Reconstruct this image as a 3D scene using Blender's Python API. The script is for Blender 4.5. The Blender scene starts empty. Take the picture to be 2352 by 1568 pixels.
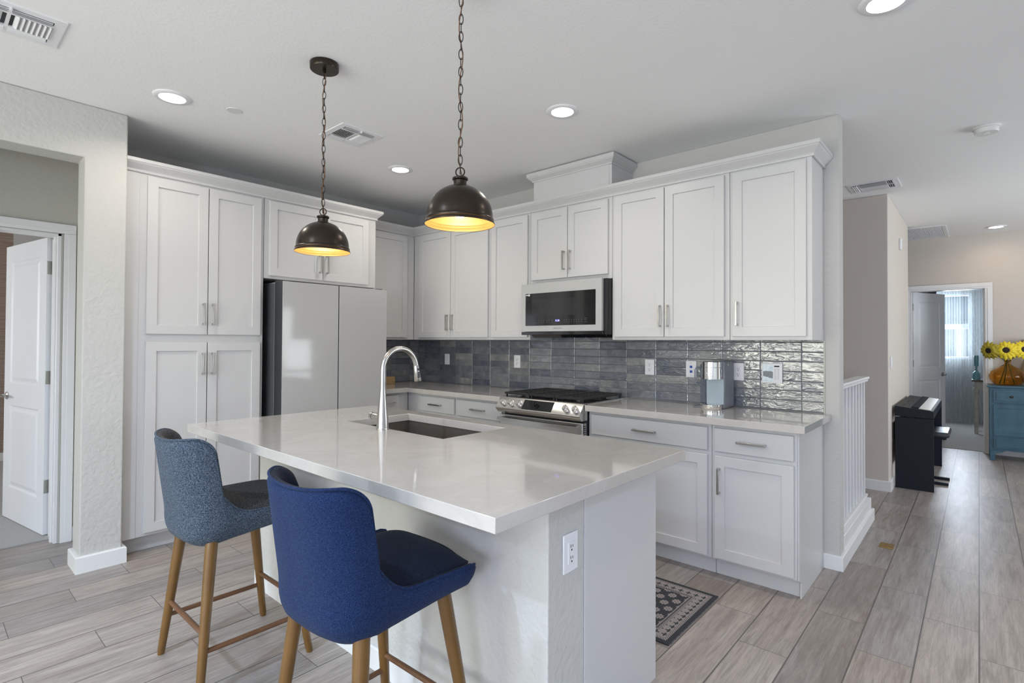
import bpy, bmesh, math, random
from mathutils import Vector, Matrix
R = math.radians
random.seed(7)
SC = bpy.context.scene
COL = SC.collection

# ------------------------------------------------------------------ camera
yaw, pitch, roll = R(41.405), R(0.7712), R(0.2785)
fw = Vector((-math.sin(yaw)*math.cos(pitch), math.cos(yaw)*math.cos(pitch), math.sin(pitch)))
rt = Vector((math.cos(yaw), math.sin(yaw), 0)); up = rt.cross(fw)
r2 = rt*math.cos(roll)+up*math.sin(roll); u2 = -rt*math.sin(roll)+up*math.cos(roll)
cam = bpy.data.cameras.new('camera'); camo = bpy.data.objects.new('camera', cam); COL.objects.link(camo)
camo.matrix_world = Matrix(((r2.x, u2.x, -fw.x, 4.5461), (r2.y, u2.y, -fw.y, -3.64), (r2.z, u2.z, -fw.z, 1.3338), (0, 0, 0, 1)))
cam.sensor_fit = 'HORIZONTAL'; cam.sensor_width = 36.0; cam.lens = 36.0*1218.4/2352
cam.shift_x = (1176-1174.08)/2352; cam.shift_y = (769.13-784)/2352
cam.clip_start = 0.02; cam.clip_end = 200
SC.camera = camo

# ------------------------------------------------------------------ world, lights, exposure
SC.view_settings.view_transform = 'Standard'; SC.view_settings.look = 'None'
SC.view_settings.gamma = 1; SC.view_settings.use_curve_mapping = False
SC.view_settings.exposure = 0.06
w = bpy.data.worlds.new('sky'); SC.world = w; w.use_nodes = True
nt = w.node_tree; bg = nt.nodes['Background']
sky = nt.nodes.new('ShaderNodeTexSky'); sky.sky_type = 'HOSEK_WILKIE'; sky.turbidity = 3.0; sky.ground_albedo = .4
sky.sun_direction = Vector((-0.35, -0.55, 0.75)).normalized()
nt.links.new(sky.outputs[0], bg.inputs[0]); bg.inputs[1].default_value = 1.2

def area(name, loc, size, energy, color, direction, spread=180):
    l = bpy.data.lights.new(name, 'AREA'); l.shape = 'RECTANGLE'; l.size, l.size_y = size
    l.energy = energy; l.color = color; l.spread = R(spread)
    o = bpy.data.objects.new(name, l); COL.objects.link(o); o.location = loc
    o.rotation_euler = Vector(direction).to_track_quat('-Z', 'Y').to_euler()
    return o
# daylight entering through the windows and sliding door: sky light falls down, light from the sunlit ground comes up
LIGHTS = {
    'patio_ground': ((2.55, -7.66, 1.15), (3.2, 2.1), 134, (0.98, 1, 0.87), (0, 1, .7)),
    'rear_window_sky': ((6.1, -7.66, 1.45), (1.6, 1.3), 97, (0.83, 0.93, 1.25), (0, 1, -.5)),
    'rear_window_ground': ((6.1, -7.66, 1.45), (1.6, 1.3), 14, (1, 0.85, 0.5), (0, 1, .6)),
    'side_window_sky': ((8.26, -2.4, 1.35), (2.9, 1.6), 3, (0.8, 0.9, 1), (-1, 0, -.6)),
    'side_window_ground': ((8.26, -2.4, 1.35), (2.9, 1.6), 4, (0.8, 0.9, 1), (-1, 0, .6)),
    'hall_window_ground': ((8.26, 2.6, 1.4), (2.1, 1.5), 98, (0.93, 1, 1.06), (-1, 0, .5)),
    'left_bedroom_fill': ((-1.9, -6.64, 1.5), (1.6, 1.2), 70, (.97, .98, 1.0), (0, 1, 0)),  # fill light added to brighten the left bedroom, source unseen
    'far_bedroom_window': ((3.97, 8.42, 1.62), (.95, 1.0), 75, (.82, .9, 1.0), (0, -1, 0)),
}
for k_, (lo_, sz_, en_, co_, di_) in LIGHTS.items(): area(k_, lo_, sz_, en_, co_, di_, 170)

# ------------------------------------------------------------------ materials
def mat(name, color, rough=.5, metal=0.0, coat=0.0, spec=None, bump=None, var=None, emis=None, trans=0, ior=None, alpha=None, sheen=0):
    m = bpy.data.materials.new(name); m.use_nodes = True
    n = m.node_tree.nodes; L = m.node_tree.links; p = n['Principled BSDF']
    p.inputs['Base Color'].default_value = (*color, 1); p.inputs['Roughness'].default_value = rough
    p.inputs['Metallic'].default_value = metal; p.inputs['Coat Weight'].default_value = coat
    p.inputs['Coat Roughness'].default_value = .05
    if spec is not None: p.inputs['Specular IOR Level'].default_value = spec
    if trans: p.inputs['Transmission Weight'].default_value = trans
    if ior: p.inputs['IOR'].default_value = ior
    if sheen: p.inputs['Sheen Weight'].default_value = sheen
    if alpha is not None: p.inputs['Alpha'].default_value = alpha
    if emis: p.inputs['Emission Color'].default_value = (*emis[0], 1); p.inputs['Emission Strength'].default_value = emis[1]
    tc = n.new('ShaderNodeTexCoord')
    # a little procedural variation in every material
    sc, amt = var if var else (6.0, .03)
    nz = n.new('ShaderNodeTexNoise'); nz.inputs['Scale'].default_value = sc; nz.inputs['Detail'].default_value = 3
    L.new(tc.outputs['Object'], nz.inputs['Vector'])
    mr = n.new('ShaderNodeMapRange'); mr.inputs[3].default_value = 1-amt; mr.inputs[4].default_value = 1+amt
    L.new(nz.outputs['Fac'], mr.inputs[0])
    mx = n.new('ShaderNodeVectorMath'); mx.operation = 'SCALE'; mx.inputs[0].default_value = color
    L.new(mr.outputs[0], mx.inputs['Scale']); L.new(mx.outputs[0], p.inputs['Base Color'])
    if bump:
        bs, st, dist = bump
        n2 = n.new('ShaderNodeTexNoise'); n2.inputs['Scale'].default_value = bs; n2.inputs['Detail'].default_value = 4
        L.new(tc.outputs['Object'], n2.inputs['Vector'])
        b = n.new('ShaderNodeBump'); b.inputs['Strength'].default_value = st; b.inputs['Distance'].default_value = dist
        L.new(n2.outputs['Fac'], b.inputs['Height']); L.new(b.outputs[0], p.inputs['Normal'])
    return m

M = {}
M['wall'] = mat('wall_paint', (.575, .565, .54), .75, bump=(42, .65, .007), var=(1.2, .015))
M['wallolive'] = mat('wall_paint_olive', (.54, .53, .47), .75, bump=(55, .3, .006), var=(1.2, .015))
M['wallwarmlit'] = mat('wall_paint_warm_lit', (.65, .59, .53), .75, bump=(55, .3, .006), var=(1.2, .015))  # hall walls: warm lamp light put into the paint colour
M['ceiling'] = mat('ceiling_paint', (.92, .92, .92), .85, bump=(60, .22, .005), var=(1.0, .015))
M['trim'] = mat('trim_paint', (.82, .82, .82), .35, var=(3, .01))
M['cab'] = mat('cabinet_paint', (.63, .624, .62), .32, var=(2, .01))
M['door'] = mat('door_paint', (.80, .82, .84), .4, var=(3, .01))
M['nickel'] = mat('brushed_nickel', (.50, .49, .47), .28, 1.0, var=(60, .08))
M['steel'] = mat('stainless_steel', (.66, .65, .63), .24, 1.0, var=(40, .06))
M['chrome'] = mat('polished_chrome', (.85, .84, .82), .08, 1.0)
M['sink'] = mat('sink_steel', (.19, .165, .145), .48, .55, var=(40, .1))
M['black'] = mat('black_iron', (.018, .018, .02), .38, var=(30, .1))
M['blackgloss'] = mat('black_glass', (.012, .012, .013), .06, coat=.4)
M['screen'] = mat('dim_oven_screen', (.022, .022, .024), .10, coat=.3)
M['blackside'] = mat('black_painted_side', (.02, .021, .024), .35, .2)
M['charcoal'] = mat('charcoal_metal', (.055, .058, .066), .38, .35)
M['greyside'] = mat('grey_cabinet_side', (.13, .135, .145), .4, .3)
M['glasswhite'] = mat('white_glass', (.50, .497, .49), .07, spec=.32, coat=.0, var=(2, .01))
M['bronze'] = mat('oil_rubbed_bronze', (.050, .039, .031), .30, .85, var=(14, .18))
M['gold'] = mat('gold_leaf_lining', (.44, .205, .055), .45, .3, var=(20, .08))
M['goldrim'] = mat('dark_gold_line', (.30, .13, .03), .4, .4)
M['bulb'] = mat('bulb_glass', (1, .95, .85), .3, emis=((1.0, .88, .68), 4))
M['lens'] = mat('downlight_lens', (1, 1, 1), .4, emis=((1.0, .97, .92), 13))
M['plate'] = mat('white_plastic', (.84, .84, .86), .35)
M['plastic'] = mat('off_white_plastic', (.74, .74, .73), .5)
M['dark'] = mat('dark_recess', (.012, .012, .014), .8)
M['duct'] = mat('duct_interior', (.05, .055, .06), .8)
M['bluejack'] = mat('blue_jack', (.02, .08, .42), .4)
M['cork'] = mat('cork', (.42, .27, .13), .8, var=(90, .5), bump=(90, .8, .004))
M['legwood'] = mat('walnut_leg', (.165, .080, .016), .30, coat=.35, var=(9, .35))
M['stretcher'] = mat('brown_stretcher', (.16, .075, .035), .4, var=(9, .3))
M['brass'] = mat('antique_brass', (.42, .28, .10), .35, .9)
M['hinge'] = mat('hinge_metal', (.36, .37, .33), .42, .6)
M['piano'] = mat('black_piano_laminate', (.007, .010, .018), .5, spec=.25, var=(20, .15))
M['ivory'] = mat('piano_keys', (.68, .66, .62), .35)
M['vinyl'] = mat('black_vinyl', (.03, .034, .045), .28)
M['amber'] = mat('amber_glass', (.90, .62, .22), .03, trans=1.0, ior=1.25, var=(5, .12))
M['yellow'] = mat('yellow_petal', (.86, .66, .03), .6, var=(25, .16))
M['olive'] = mat('yellow_petal_back', (.46, .37, .03), .7, var=(25, .2))
M['seed'] = mat('dark_seed_head', (.025, .016, .012), .9, bump=(120, 1, .004))
M['stem'] = mat('green_stem', (.07, .10, .03), .6)
M['wicker'] = mat('wicker', (.46, .36, .22), .7, var=(70, .4), bump=(80, 1, .006))
M['tablewhite'] = mat('distressed_white_wood', (.52, .50, .46), .6, var=(16, .3))
M['darktop'] = mat('dark_wood_top', (.05, .035, .03), .35)
M['blueglass'] = mat('blue_glass', (.16, .42, .50), .12, coat=.5)
M['coffeeblue'] = mat('pale_blue_panel', (.36, .44, .50), .35)
M['coffeegrey'] = mat('slate_grey_plastic', (.22, .235, .26), .42)
M['clearplastic'] = mat('smoky_clear_plastic', (.45, .50, .58), .06, trans=.75, ior=1.1)
M['carpet'] = mat('pale_carpet', (.56, .55, .53), .95, bump=(260, 1, .01), var=(120, .16))
M['roof'] = mat('roof_tile', (.26, .28, .33), .8, var=(8, .2))
M['stucco'] = mat('beige_stucco', (.72, .72, .66), .9, bump=(30, .4, .01))
M['darkcurtain'] = mat('dark_curtain', (.045, .04, .035), .8, var=(20, .5))
M['rubber'] = mat('grey_button', (.03, .035, .045), .4)
M['logo'] = mat('grey_lettering', (.33, .32, .31), .4)
M['logow'] = mat('white_lettering', (.85, .85, .85), .4)
M['dimtext'] = mat('dim_grey_marking', (.16, .16, .17), .4)
M['clock'] = mat('lit_clock_digits', (.2, .2, .6), .4, emis=((.30, .28, 1.0), 3.0))
M['sticker'] = mat('paper_sticker', (.75, .75, .70), .6)

def glass_pane():
    m = bpy.data.materials.new('window_glass'); m.use_nodes = True; n = m.node_tree.nodes; L = m.node_tree.links
    n.remove(n['Principled BSDF']); t = n.new('ShaderNodeBsdfTransparent'); g = n.new('ShaderNodeBsdfGlossy'); g.inputs['Roughness'].default_value = .02
    x = n.new('ShaderNodeMixShader'); x.inputs[0].default_value = .06
    L.new(t.outputs[0], x.inputs[1]); L.new(g.outputs[0], x.inputs[2]); L.new(x.outputs[0], n['Material Output'].inputs[0]); return m
M['pane'] = glass_pane()

def sheer():
    m = bpy.data.materials.new('sheer_fabric'); m.use_nodes = True; n = m.node_tree.nodes; L = m.node_tree.links
    n.remove(n['Principled BSDF']); t = n.new('ShaderNodeBsdfTransparent'); d = n.new('ShaderNodeBsdfDiffuse'); tr = n.new('ShaderNodeBsdfTranslucent')
    d.inputs[0].default_value = (.60, .68, .72, 1); tr.inputs[0].default_value = (.62, .72, .78, 1); t.inputs[0].default_value = (.95, .97, 1, 1)
    a = n.new('ShaderNodeMixShader'); a.inputs[0].default_value = .35; b = n.new('ShaderNodeMixShader')
    tc = n.new('ShaderNodeTexCoord'); wv = n.new('ShaderNodeTexWave'); wv.inputs['Scale'].default_value = 9; wv.inputs['Distortion'].default_value = .2
    L.new(tc.outputs['Object'], wv.inputs[0]); mr = n.new('ShaderNodeMapRange'); mr.inputs[3].default_value = .16; mr.inputs[4].default_value = .34
    L.new(wv.outputs['Fac'], mr.inputs[0]); L.new(mr.outputs[0], b.inputs[0])
    L.new(d.outputs[0], a.inputs[1]); L.new(tr.outputs[0], a.inputs[2]); L.new(t.outputs[0], b.inputs[1]); L.new(a.outputs[0], b.inputs[2])
    L.new(b.outputs[0], n['Material Output'].inputs[0]); return m
M['sheer'] = sheer()

class NB:   # small node-building helper
    def __init__(s, name):
        s.m = bpy.data.materials.new(name); s.m.use_nodes = True; s.n = s.m.node_tree.nodes; s.L = s.m.node_tree.links; s.p = s.n['Principled BSDF']
    def v(s, sock, x):
        if isinstance(x, bpy.types.NodeSocket): s.L.new(x, sock)
        else: sock.default_value = x
    def math(s, op, a, b=0.0, c=None):
        n = s.n.new('ShaderNodeMath'); n.operation = op; s.v(n.inputs[0], a); s.v(n.inputs[1], b)
        if c is not None: s.v(n.inputs[2], c)
        return n.outputs[0]
    def comb(s, x, y, z=0.0):
        n = s.n.new('ShaderNodeCombineXYZ'); s.v(n.inputs[0], x); s.v(n.inputs[1], y); s.v(n.inputs[2], z); return n.outputs[0]
    def noise(s, vec, scale, detail=3, rough=.5, dist=0.0):
        n = s.n.new('ShaderNodeTexNoise'); s.L.new(vec, n.inputs['Vector']); n.inputs['Scale'].default_value = scale
        n.inputs['Detail'].default_value = detail; n.inputs['Roughness'].default_value = rough; n.inputs['Distortion'].default_value = dist
        return n.outputs['Fac']
    def white(s, vec):
        n = s.n.new('ShaderNodeTexWhiteNoise'); n.noise_dimensions = '3D'; s.L.new(vec, n.inputs['Vector']); return n.outputs['Value'], n.outputs['Color']
    def ramp(s, fac, stops, interp='LINEAR'):
        n = s.n.new('ShaderNodeValToRGB'); s.L.new(fac, n.inputs[0]); cr = n.color_ramp; cr.interpolation = interp
        while len(cr.elements) < len(stops): cr.elements.new(.5)
        for e, (pos, c) in zip(cr.elements, stops): e.position = pos; e.color = (*c, 1)
        return n.outputs[0]
    def mix(s, fac, a, b, blend='MIX'):
        n = s.n.new('ShaderNodeMix'); n.data_type = 'RGBA'; n.blend_type = blend; s.v(n.inputs[0], fac)
        for i, x in ((6, a), (7, b)):
            if isinstance(x, tuple): n.inputs[i].default_value = (*x, 1)
            else: s.L.new(x, n.inputs[i])
        return n.outputs[2]
    def bump(s, h, strength, dist, normal=None):
        n = s.n.new('ShaderNodeBump'); n.inputs['Strength'].default_value = strength; n.inputs['Distance'].default_value = dist
        s.L.new(h, n.inputs['Height'])
        if normal: s.L.new(normal, n.inputs['Normal'])
        return n.outputs[0]
    def xyz(s, which='Object'):
        t = s.n.new('ShaderNodeTexCoord'); q = s.n.new('ShaderNodeSeparateXYZ'); s.L.new(t.outputs[which], q.inputs[0]); return q.outputs[0], q.outputs[1], q.outputs[2], t.outputs[which]

def floor_material():
    b = NB('wood_look_plank_tile'); X, Y, Z, O = b.xyz()
    u = b.math('DIVIDE', b.math('SUBTRACT', X, 3.727), .2033); kx = b.math('FLOOR', u); fu = b.math('FRACT', u)
    v = b.math('DIVIDE', b.math('ADD', b.math('ADD', Y, 1.158), b.math('MULTIPLY', kx, .2715)), .8145); ky = b.math('FLOOR', v); fv = b.math('FRACT', v)
    du = b.math('MULTIPLY', b.math('MINIMUM', fu, b.math('SUBTRACT', 1.0, fu)), .2033)
    dv = b.math('MULTIPLY', b.math('MINIMUM', fv, b.math('SUBTRACT', 1.0, fv)), .8145)
    dd = b.math('MINIMUM', du, dv); grout = b.math('MAXIMUM', b.math('LESS_THAN', du, .0028), b.math('LESS_THAN', dv, .0016))
    val, colr = b.white(b.comb(kx, ky, 3.0))
    q = b.n.new('ShaderNodeSeparateColor'); b.L.new(colr, q.inputs[0])
    vec = b.comb(b.math('ADD', b.math('MULTIPLY', X, 13.0), b.math('MULTIPLY', q.outputs[0], 37.0)), b.math('ADD', b.math('MULTIPLY', Y, 1.3), b.math('MULTIPLY', q.outputs[1], 51.0)), 0.0)
    g1 = b.noise(vec, 1.6, 6, .65, .9)
    vec2 = b.comb(b.math('ADD', b.math('MULTIPLY', X, 46.0), b.math('MULTIPLY', q.outputs[2], 11.0)), b.math('ADD', b.math('MULTIPLY', Y, 2.6), b.math('MULTIPLY', val, 9.0)), 0.0)
    g2 = b.noise(vec2, 2.2, 4, .7, 1.0)
    g3 = b.noise(b.comb(b.math('ADD', X, b.math('MULTIPLY', val, 23.0)), b.math('ADD', Y, b.math('MULTIPLY', q.outputs[0], 31.0)), 0.0), 4.5, 3, .5)
    base = b.ramp(g1, [(.25, (.25, .208, .183)), (.45, (.385, .338, .306)), (.62, (.47, .423, .388)), (.8, (.56, .51, .47))])
    tone = b.ramp(val, [(0, (.74, .70, .68)), (.35, (.88, .90, .93)), (.6, (.98, .94, .91)), (1, (1.10, 1.08, 1.05))])
    c = b.mix(1.0, base, tone, 'MULTIPLY')
    c = b.mix(b.math('MULTIPLY', b.math('SUBTRACT', .60, g2), 1.5), c, (.13, .115, .105))
    c = b.mix(b.math('MULTIPLY', b.math('GREATER_THAN', g3, .63), .10), c, (.14, .13, .14))
    c = b.mix(grout, c, (.12, .108, .10))
    b.L.new(c, b.p.inputs['Base Color']); b.p.inputs['Roughness'].default_value = .36
    h = b.math('SUBTRACT', b.math('MULTIPLY', g2, .25), b.math('MULTIPLY', grout, 1.0))
    b.L.new(b.bump(h, .35, .002), b.p.inputs['Normal']); return b.m
M['floor'] = floor_material()

def backsplash_material(axis):
    b = NB('glazed_tile_'+axis); X, Y, Z, O = b.xyz(); A = X if axis == 'x' else Y
    u = b.math('DIVIDE', b.math('SUBTRACT', A, 3.727 if axis == 'x' else -.12), .2405); kx = b.math('FLOOR', u); fu = b.math('FRACT', u)
    v = b.math('DIVIDE', b.math('SUBTRACT', Z, .919), .0605); kz = b.math('FLOOR', v); fz = b.math('FRACT', v)
    du = b.math('MULTIPLY', b.math('MINIMUM', fu, b.math('SUBTRACT', 1.0, fu)), .2405)
    dv = b.math('MULTIPLY', b.math('MINIMUM', fz, b.math('SUBTRACT', 1.0, fz)), .0605)
    dd = b.math('MINIMUM', du, dv); grout = b.math('LESS_THAN', dd, .0012)
    val, colr = b.white(b.comb(kx, kz, 5.0))
    q = b.n.new('ShaderNodeSeparateColor'); b.L.new(colr, q.inputs[0])
    off = b.comb(b.math('MULTIPLY', q.outputs[0], 17.0), b.math('MULTIPLY', q.outputs[1], 13.0), b.math('MULTIPLY', val, 9.0))
    va = b.n.new('ShaderNodeVectorMath'); va.operation = 'ADD'; b.L.new(O, va.inputs[0]); b.L.new(off, va.inputs[1])
    mo = b.noise(va.outputs[0], 9.0, 5, .6, .6)
    base = b.ramp(val, [(0, (.10, .115, .145)), (.3, (.165, .178, .20)), (.65, (.22, .228, .235)), (1, (.28, .28, .275))])
    mott = b.ramp(mo, [(.3, (.62, .64, .72)), (.55, (1, 1, 1)), (.75, (1.45, 1.42, 1.36))])
    c = b.mix(1.0, base, mott, 'MULTIPLY'); c = b.mix(grout, c, (.16, .165, .175))
    b.L.new(c, b.p.inputs['Base Color'])
    b.L.new(b.math('ADD', .12, b.math('MULTIPLY', grout, .6)), b.p.inputs['Roughness'])
    b.L.new(b.math('SUBTRACT', 1.0, grout), b.p.inputs['Coat Weight']); b.p.inputs['Coat Roughness'].default_value = .03; b.p.inputs['Coat IOR'].default_value = 1.75
    mp = b.n.new('ShaderNodeMapping'); b.L.new(va.outputs[0], mp.inputs[0]); mp.inputs['Scale'].default_value = (.75, .75, 2.2)
    wv = b.noise(mp.outputs[0], 16.0, 2.5, .5, 1.4)
    h = b.math('SUBTRACT', b.math('MULTIPLY', wv, 1.0), b.math('MULTIPLY', b.math('SUBTRACT', 1.0, b.math('SMOOTH_MIN', b.math('MULTIPLY', dd, 250.0), 1.0, .3)), .5))
    bn = b.bump(h, 1.0, .0034); b.L.new(bn, b.p.inputs['Normal']); b.L.new(bn, b.p.inputs['Coat Normal'])
    return b.m
M['tilex'] = backsplash_material('x'); M['tiley'] = backsplash_material('y')

def quartz():
    b = NB('white_quartz'); X, Y, Z, O = b.xyz()
    n1 = b.noise(O, 3.5, 6, .65, 1.2); n2 = b.noise(O, 60, 2, .5)
    c = b.ramp(n1, [(.36, (.575, .545, .51)), (.5, (.55, .52, .485)), (.56, (.58, .55, .515)), (.74, (.60, .57, .54))])
    c = b.mix(b.math('MULTIPLY', b.math('GREATER_THAN', n2, .66), .12), c, (.45, .43, .42))
    b.L.new(c, b.p.inputs['Base Color']); b.p.inputs['Roughness'].default_value = .12; b.p.inputs['Coat Weight'].default_value = .6; b.p.inputs['Coat Roughness'].default_value = .03
    return b.m
M['quartz'] = quartz()

def fabric(name, c1, c2, c3, scale):
    b = NB(name); X, Y, Z, O = b.xyz()
    v1 = b.comb(b.math('MULTIPLY', X, 1.0), b.math('MULTIPLY', Y, 1.0), b.math('MULTIPLY', Z, .35))
    n1 = b.noise(v1, scale, 2, .6); n2 = b.noise(b.comb(b.math('MULTIPLY', X, .35), b.math('MULTIPLY', Y, .35), Z), scale, 2, .6)
    f = b.math('MULTIPLY', b.math('ADD', n1, n2), .5)
    c = b.ramp(f, [(.40, c1), (.5, c2), (.60, c3)])
    b.L.new(c, b.p.inputs['Base Color']); b.p.inputs['Roughness'].default_value = .9; b.p.inputs['Sheen Weight'].default_value = .05; b.p.inputs['Sheen Roughness'].default_value = .5
    b.p.inputs['Specular IOR Level'].default_value = .2
    b.L.new(b.bump(f, .5, .003), b.p.inputs['Normal']); return b.m
M['fab_grey'] = fabric('blue_grey_melange', (.018, .028, .044), (.052, .075, .108), (.155, .185, .225), 520)
M['fab_greyin'] = fabric('grey_melange', (.022, .023, .026), (.052, .052, .055), (.11, .108, .105), 520)
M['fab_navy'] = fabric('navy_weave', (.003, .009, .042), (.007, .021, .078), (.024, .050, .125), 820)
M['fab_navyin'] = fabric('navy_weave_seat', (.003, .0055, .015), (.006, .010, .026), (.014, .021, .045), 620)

def bluewood():
    b = NB('distressed_blue_paint'); X, Y, Z, O = b.xyz()
    n1 = b.noise(O, 7, 4, .6); n2 = b.noise(O, 26, 5, .7)
    c = b.ramp(n1, [(.3, (.026, .082, .125)), (.6, (.042, .118, .168)), (.8, (.065, .15, .20))])
    c = b.mix(b.math('GREATER_THAN', n2, .70), c, (.012, .025, .05))
    b.L.new(c, b.p.inputs['Base Color']); b.p.inputs['Roughness'].default_value = .45; return b.m
M['bluewood'] = bluewood()

def grasscloth():
    b = NB('brown_grasscloth'); X, Y, Z, O = b.xyz()
    n1 = b.noise(b.comb(b.math('MULTIPLY', X, 4.0), b.math('MULTIPLY', Y, 4.0), b.math('MULTIPLY', Z, 90.0)), 1, 4, .7)
    b.L.new(b.ramp(n1, [(.3, (.20, .14, .11)), (.5, (.33, .25, .21)), (.7, (.42, .34, .29))]), b.p.inputs['Base Color']); b.p.inputs['Roughness'].default_value = .8; return b.m
M['grasscloth'] = grasscloth()

# rug pattern: world/object x across 0..W, y 0..L, origin at rug's right-back corner
def rug_material(W, L_):
    b = NB('patterned_rug'); X, Y, Z, O = b.xyz()
    ex = b.math('MINIMUM', b.math('ADD', X, W/2), b.math('SUBTRACT', W/2, X)); ey = b.math('MINIMUM', b.math('ADD', Y, L_/2), b.math('SUBTRACT', L_/2, Y))
    e = b.math('MINIMUM', ex, ey)
    dark, lite = (.022, .028, .035), (.36, .315, .295)
    # field: lattice of rosettes
    P = .088
    def rosette(ax, ay, P, r0, k, amp):
        fx = b.math('SUBTRACT', b.math('FRACT', b.math('DIVIDE', ax, P)), .5); fy = b.math('SUBTRACT', b.math('FRACT', b.math('DIVIDE', ay, P)), .5)
        r = b.math('SQRT', b.math('ADD', b.math('MULTIPLY', fx, fx), b.math('MULTIPLY', fy, fy)))
        t = b.math('ARCTAN2', fy, fx)
        rr = b.math('ADD', r0, b.math('MULTIPLY', b.math('COSINE', b.math('MULTIPLY', t, float(k))), amp))
        return b.math('LESS_THAN', r, rr), r
    # rotated 45 degrees lattice
    a = b.math('ADD', X, b.math('MULTIPLY', Y, .9)); c_ = b.math('SUBTRACT', X, b.math('MULTIPLY', Y, .9))
    m1, r1 = rosette(a, c_, P, .33, 8, .05)
    hole = b.math('LESS_THAN', b.math('ABSOLUTE', b.math('SUBTRACT', r1, .14)), .022)
    f1 = b.math('MULTIPLY', m1, b.math('SUBTRACT', 1.0, b.math('MULTIPLY', hole, .8)))
    spk = b.noise(O, 260, 2, .6)
    field = b.mix(f1, dark, lite)
    m2, r2_ = rosette(X, Y, .042, .27, 4, .13)
    bd = b.mix(m2, lite, dark)
    stripes = b.mix(b.math('LESS_THAN', b.math('FRACT', b.math('DIVIDE', b.math('ADD', X, Y), .014)), .35), lite, (.09, .09, .10))
    c = b.mix(b.math('GREATER_THAN', e, .112), bd, field)
    for lo, hi, col in ((.108, .113, lite), (.100, .108, (.07, .07, .08)), (.086, .100, None), (.084, .086, lite), (.040, .042, lite), (.024, .040, None), (0, .024, dark)):
        mk = b.math('MULTIPLY', b.math('GREATER_THAN', e, lo), b.math('LESS_THAN', e, hi) if hi else 1.0)
        c = b.mix(mk, c, stripes if col is None else col)
    c = b.mix(b.math('MULTIPLY', spk, .35), c, (.10, .09, .09))
    b.L.new(c, b.p.inputs['Base Color']); b.p.inputs['Roughness'].default_value = .95
    b.L.new(b.bump(spk, .6, .002), b.p.inputs['Normal']); return b.m

# ------------------------------------------------------------------ mesh helpers
def box(bm, x0, x1, y0, y1, z0, z1, mi=0):
    vs = [bm.verts.new((x, y, z)) for z in (z0, z1) for y in (y0, y1) for x in (x0, x1)]
    for f in ((0, 2, 3, 1), (4, 5, 7, 6), (0, 1, 5, 4), (2, 6, 7, 3), (0, 4, 6, 2), (1, 3, 7, 5)):
        bm.faces.new([vs[i] for i in f]).material_index = mi
def B(*boxes):
    bm = bmesh.new()
    for b in boxes: box(bm, *b)
    return bm
def tube(bm, pts, r, n=12, closed=False, caps=True, mi=0):
    pts = [Vector(p) for p in pts]; N = len(pts); rr = r if isinstance(r, (list, tuple)) else [r]*N
    rings = []; prev = None
    for i, p in enumerate(pts):
        if closed: t = pts[(i+1) % N]-pts[i-1]
        else: t = pts[min(i+1, N-1)]-pts[max(i-1, 0)]
        t.normalize()
        if prev is None:
            a = Vector((0, 0, 1)) if abs(t.z) < .9 else Vector((1, 0, 0)); x = t.cross(a).normalized()
        else: x = (prev-t*prev.dot(t)).normalized()
        prev = x; y = t.cross(x)
        rings.append([bm.verts.new(p+(x*math.cos(2*math.pi*k/n)+y*math.sin(2*math.pi*k/n))*rr[i]) for k in range(n)])
    for i in range(N if closed else N-1):
        a, b_ = rings[i], rings[(i+1) % N]
        for k in range(n): bm.faces.new((a[k], a[(k+1) % n], b_[(k+1) % n], b_[k])).material_index = mi
    if caps and not closed: bm.faces.new(rings[0][::-1]).material_index = mi; bm.faces.new(rings[-1]).material_index = mi
def lathe(bm, prof, c=(0, 0, 0), n=40, mi=0, axis='z'):
    rings = []
    for r, h in prof:
        if r < 1e-6:
            p = (0, 0, h); rings.append([bm.verts.new(_ax(p, axis, c))])
        else: rings.append([bm.verts.new(_ax((r*math.cos(2*math.pi*k/n), r*math.sin(2*math.pi*k/n), h), axis, c)) for k in range(n)])
    for a, b_ in zip(rings, rings[1:]):
        for k in range(n):
            k2 = (k+1) % n
            if len(a) == 1 and len(b_) == 1: break
            if len(a) == 1: f = (a[0], b_[k2], b_[k])
            elif len(b_) == 1: f = (a[k], a[k2], b_[0])
            else: f = (a[k], a[k2], b_[k2], b_[k])
            bm.faces.new(f).material_index = mi
def _ax(p, axis, c):
    x, y, z = p
    if axis == 'x': x, y, z = z, x, y
    elif axis == 'y': x, y, z = y, z, x
    return (x+c[0], y+c[1], z+c[2])
def sweep(bm, path, prof):
    # path: 2D points; prof: closed list of (out, z); out = right-hand side of travel
    N = len(path); rings = []
    for i, p in enumerate(path):
        p = Vector(p); d1 = (Vector(path[i])-Vector(path[i-1])).normalized() if i else None
        d2 = (Vector(path[i+1])-Vector(path[i])).normalized() if i < N-1 else None
        if d1 is None: nrm = Vector((d2.y, -d2.x))
        elif d2 is None: nrm = Vector((d1.y, -d1.x))
        else:
            n1, n2 = Vector((d1.y, -d1.x)), Vector((d2.y, -d2.x)); nrm = (n1+n2)/(1+n1.dot(n2))
        rings.append([bm.verts.new((p.x+nrm.x*o, p.y+nrm.y*o, z)) for o, z in prof])
    K = len(prof)
    for a, b_ in zip(rings, rings[1:]):
        for k in range(K): bm.faces.new((a[k], b_[k], b_[(k+1) % K], a[(k+1) % K]))
    bm.faces.new(rings[0]); bm.faces.new(rings[-1][::-1])
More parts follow.
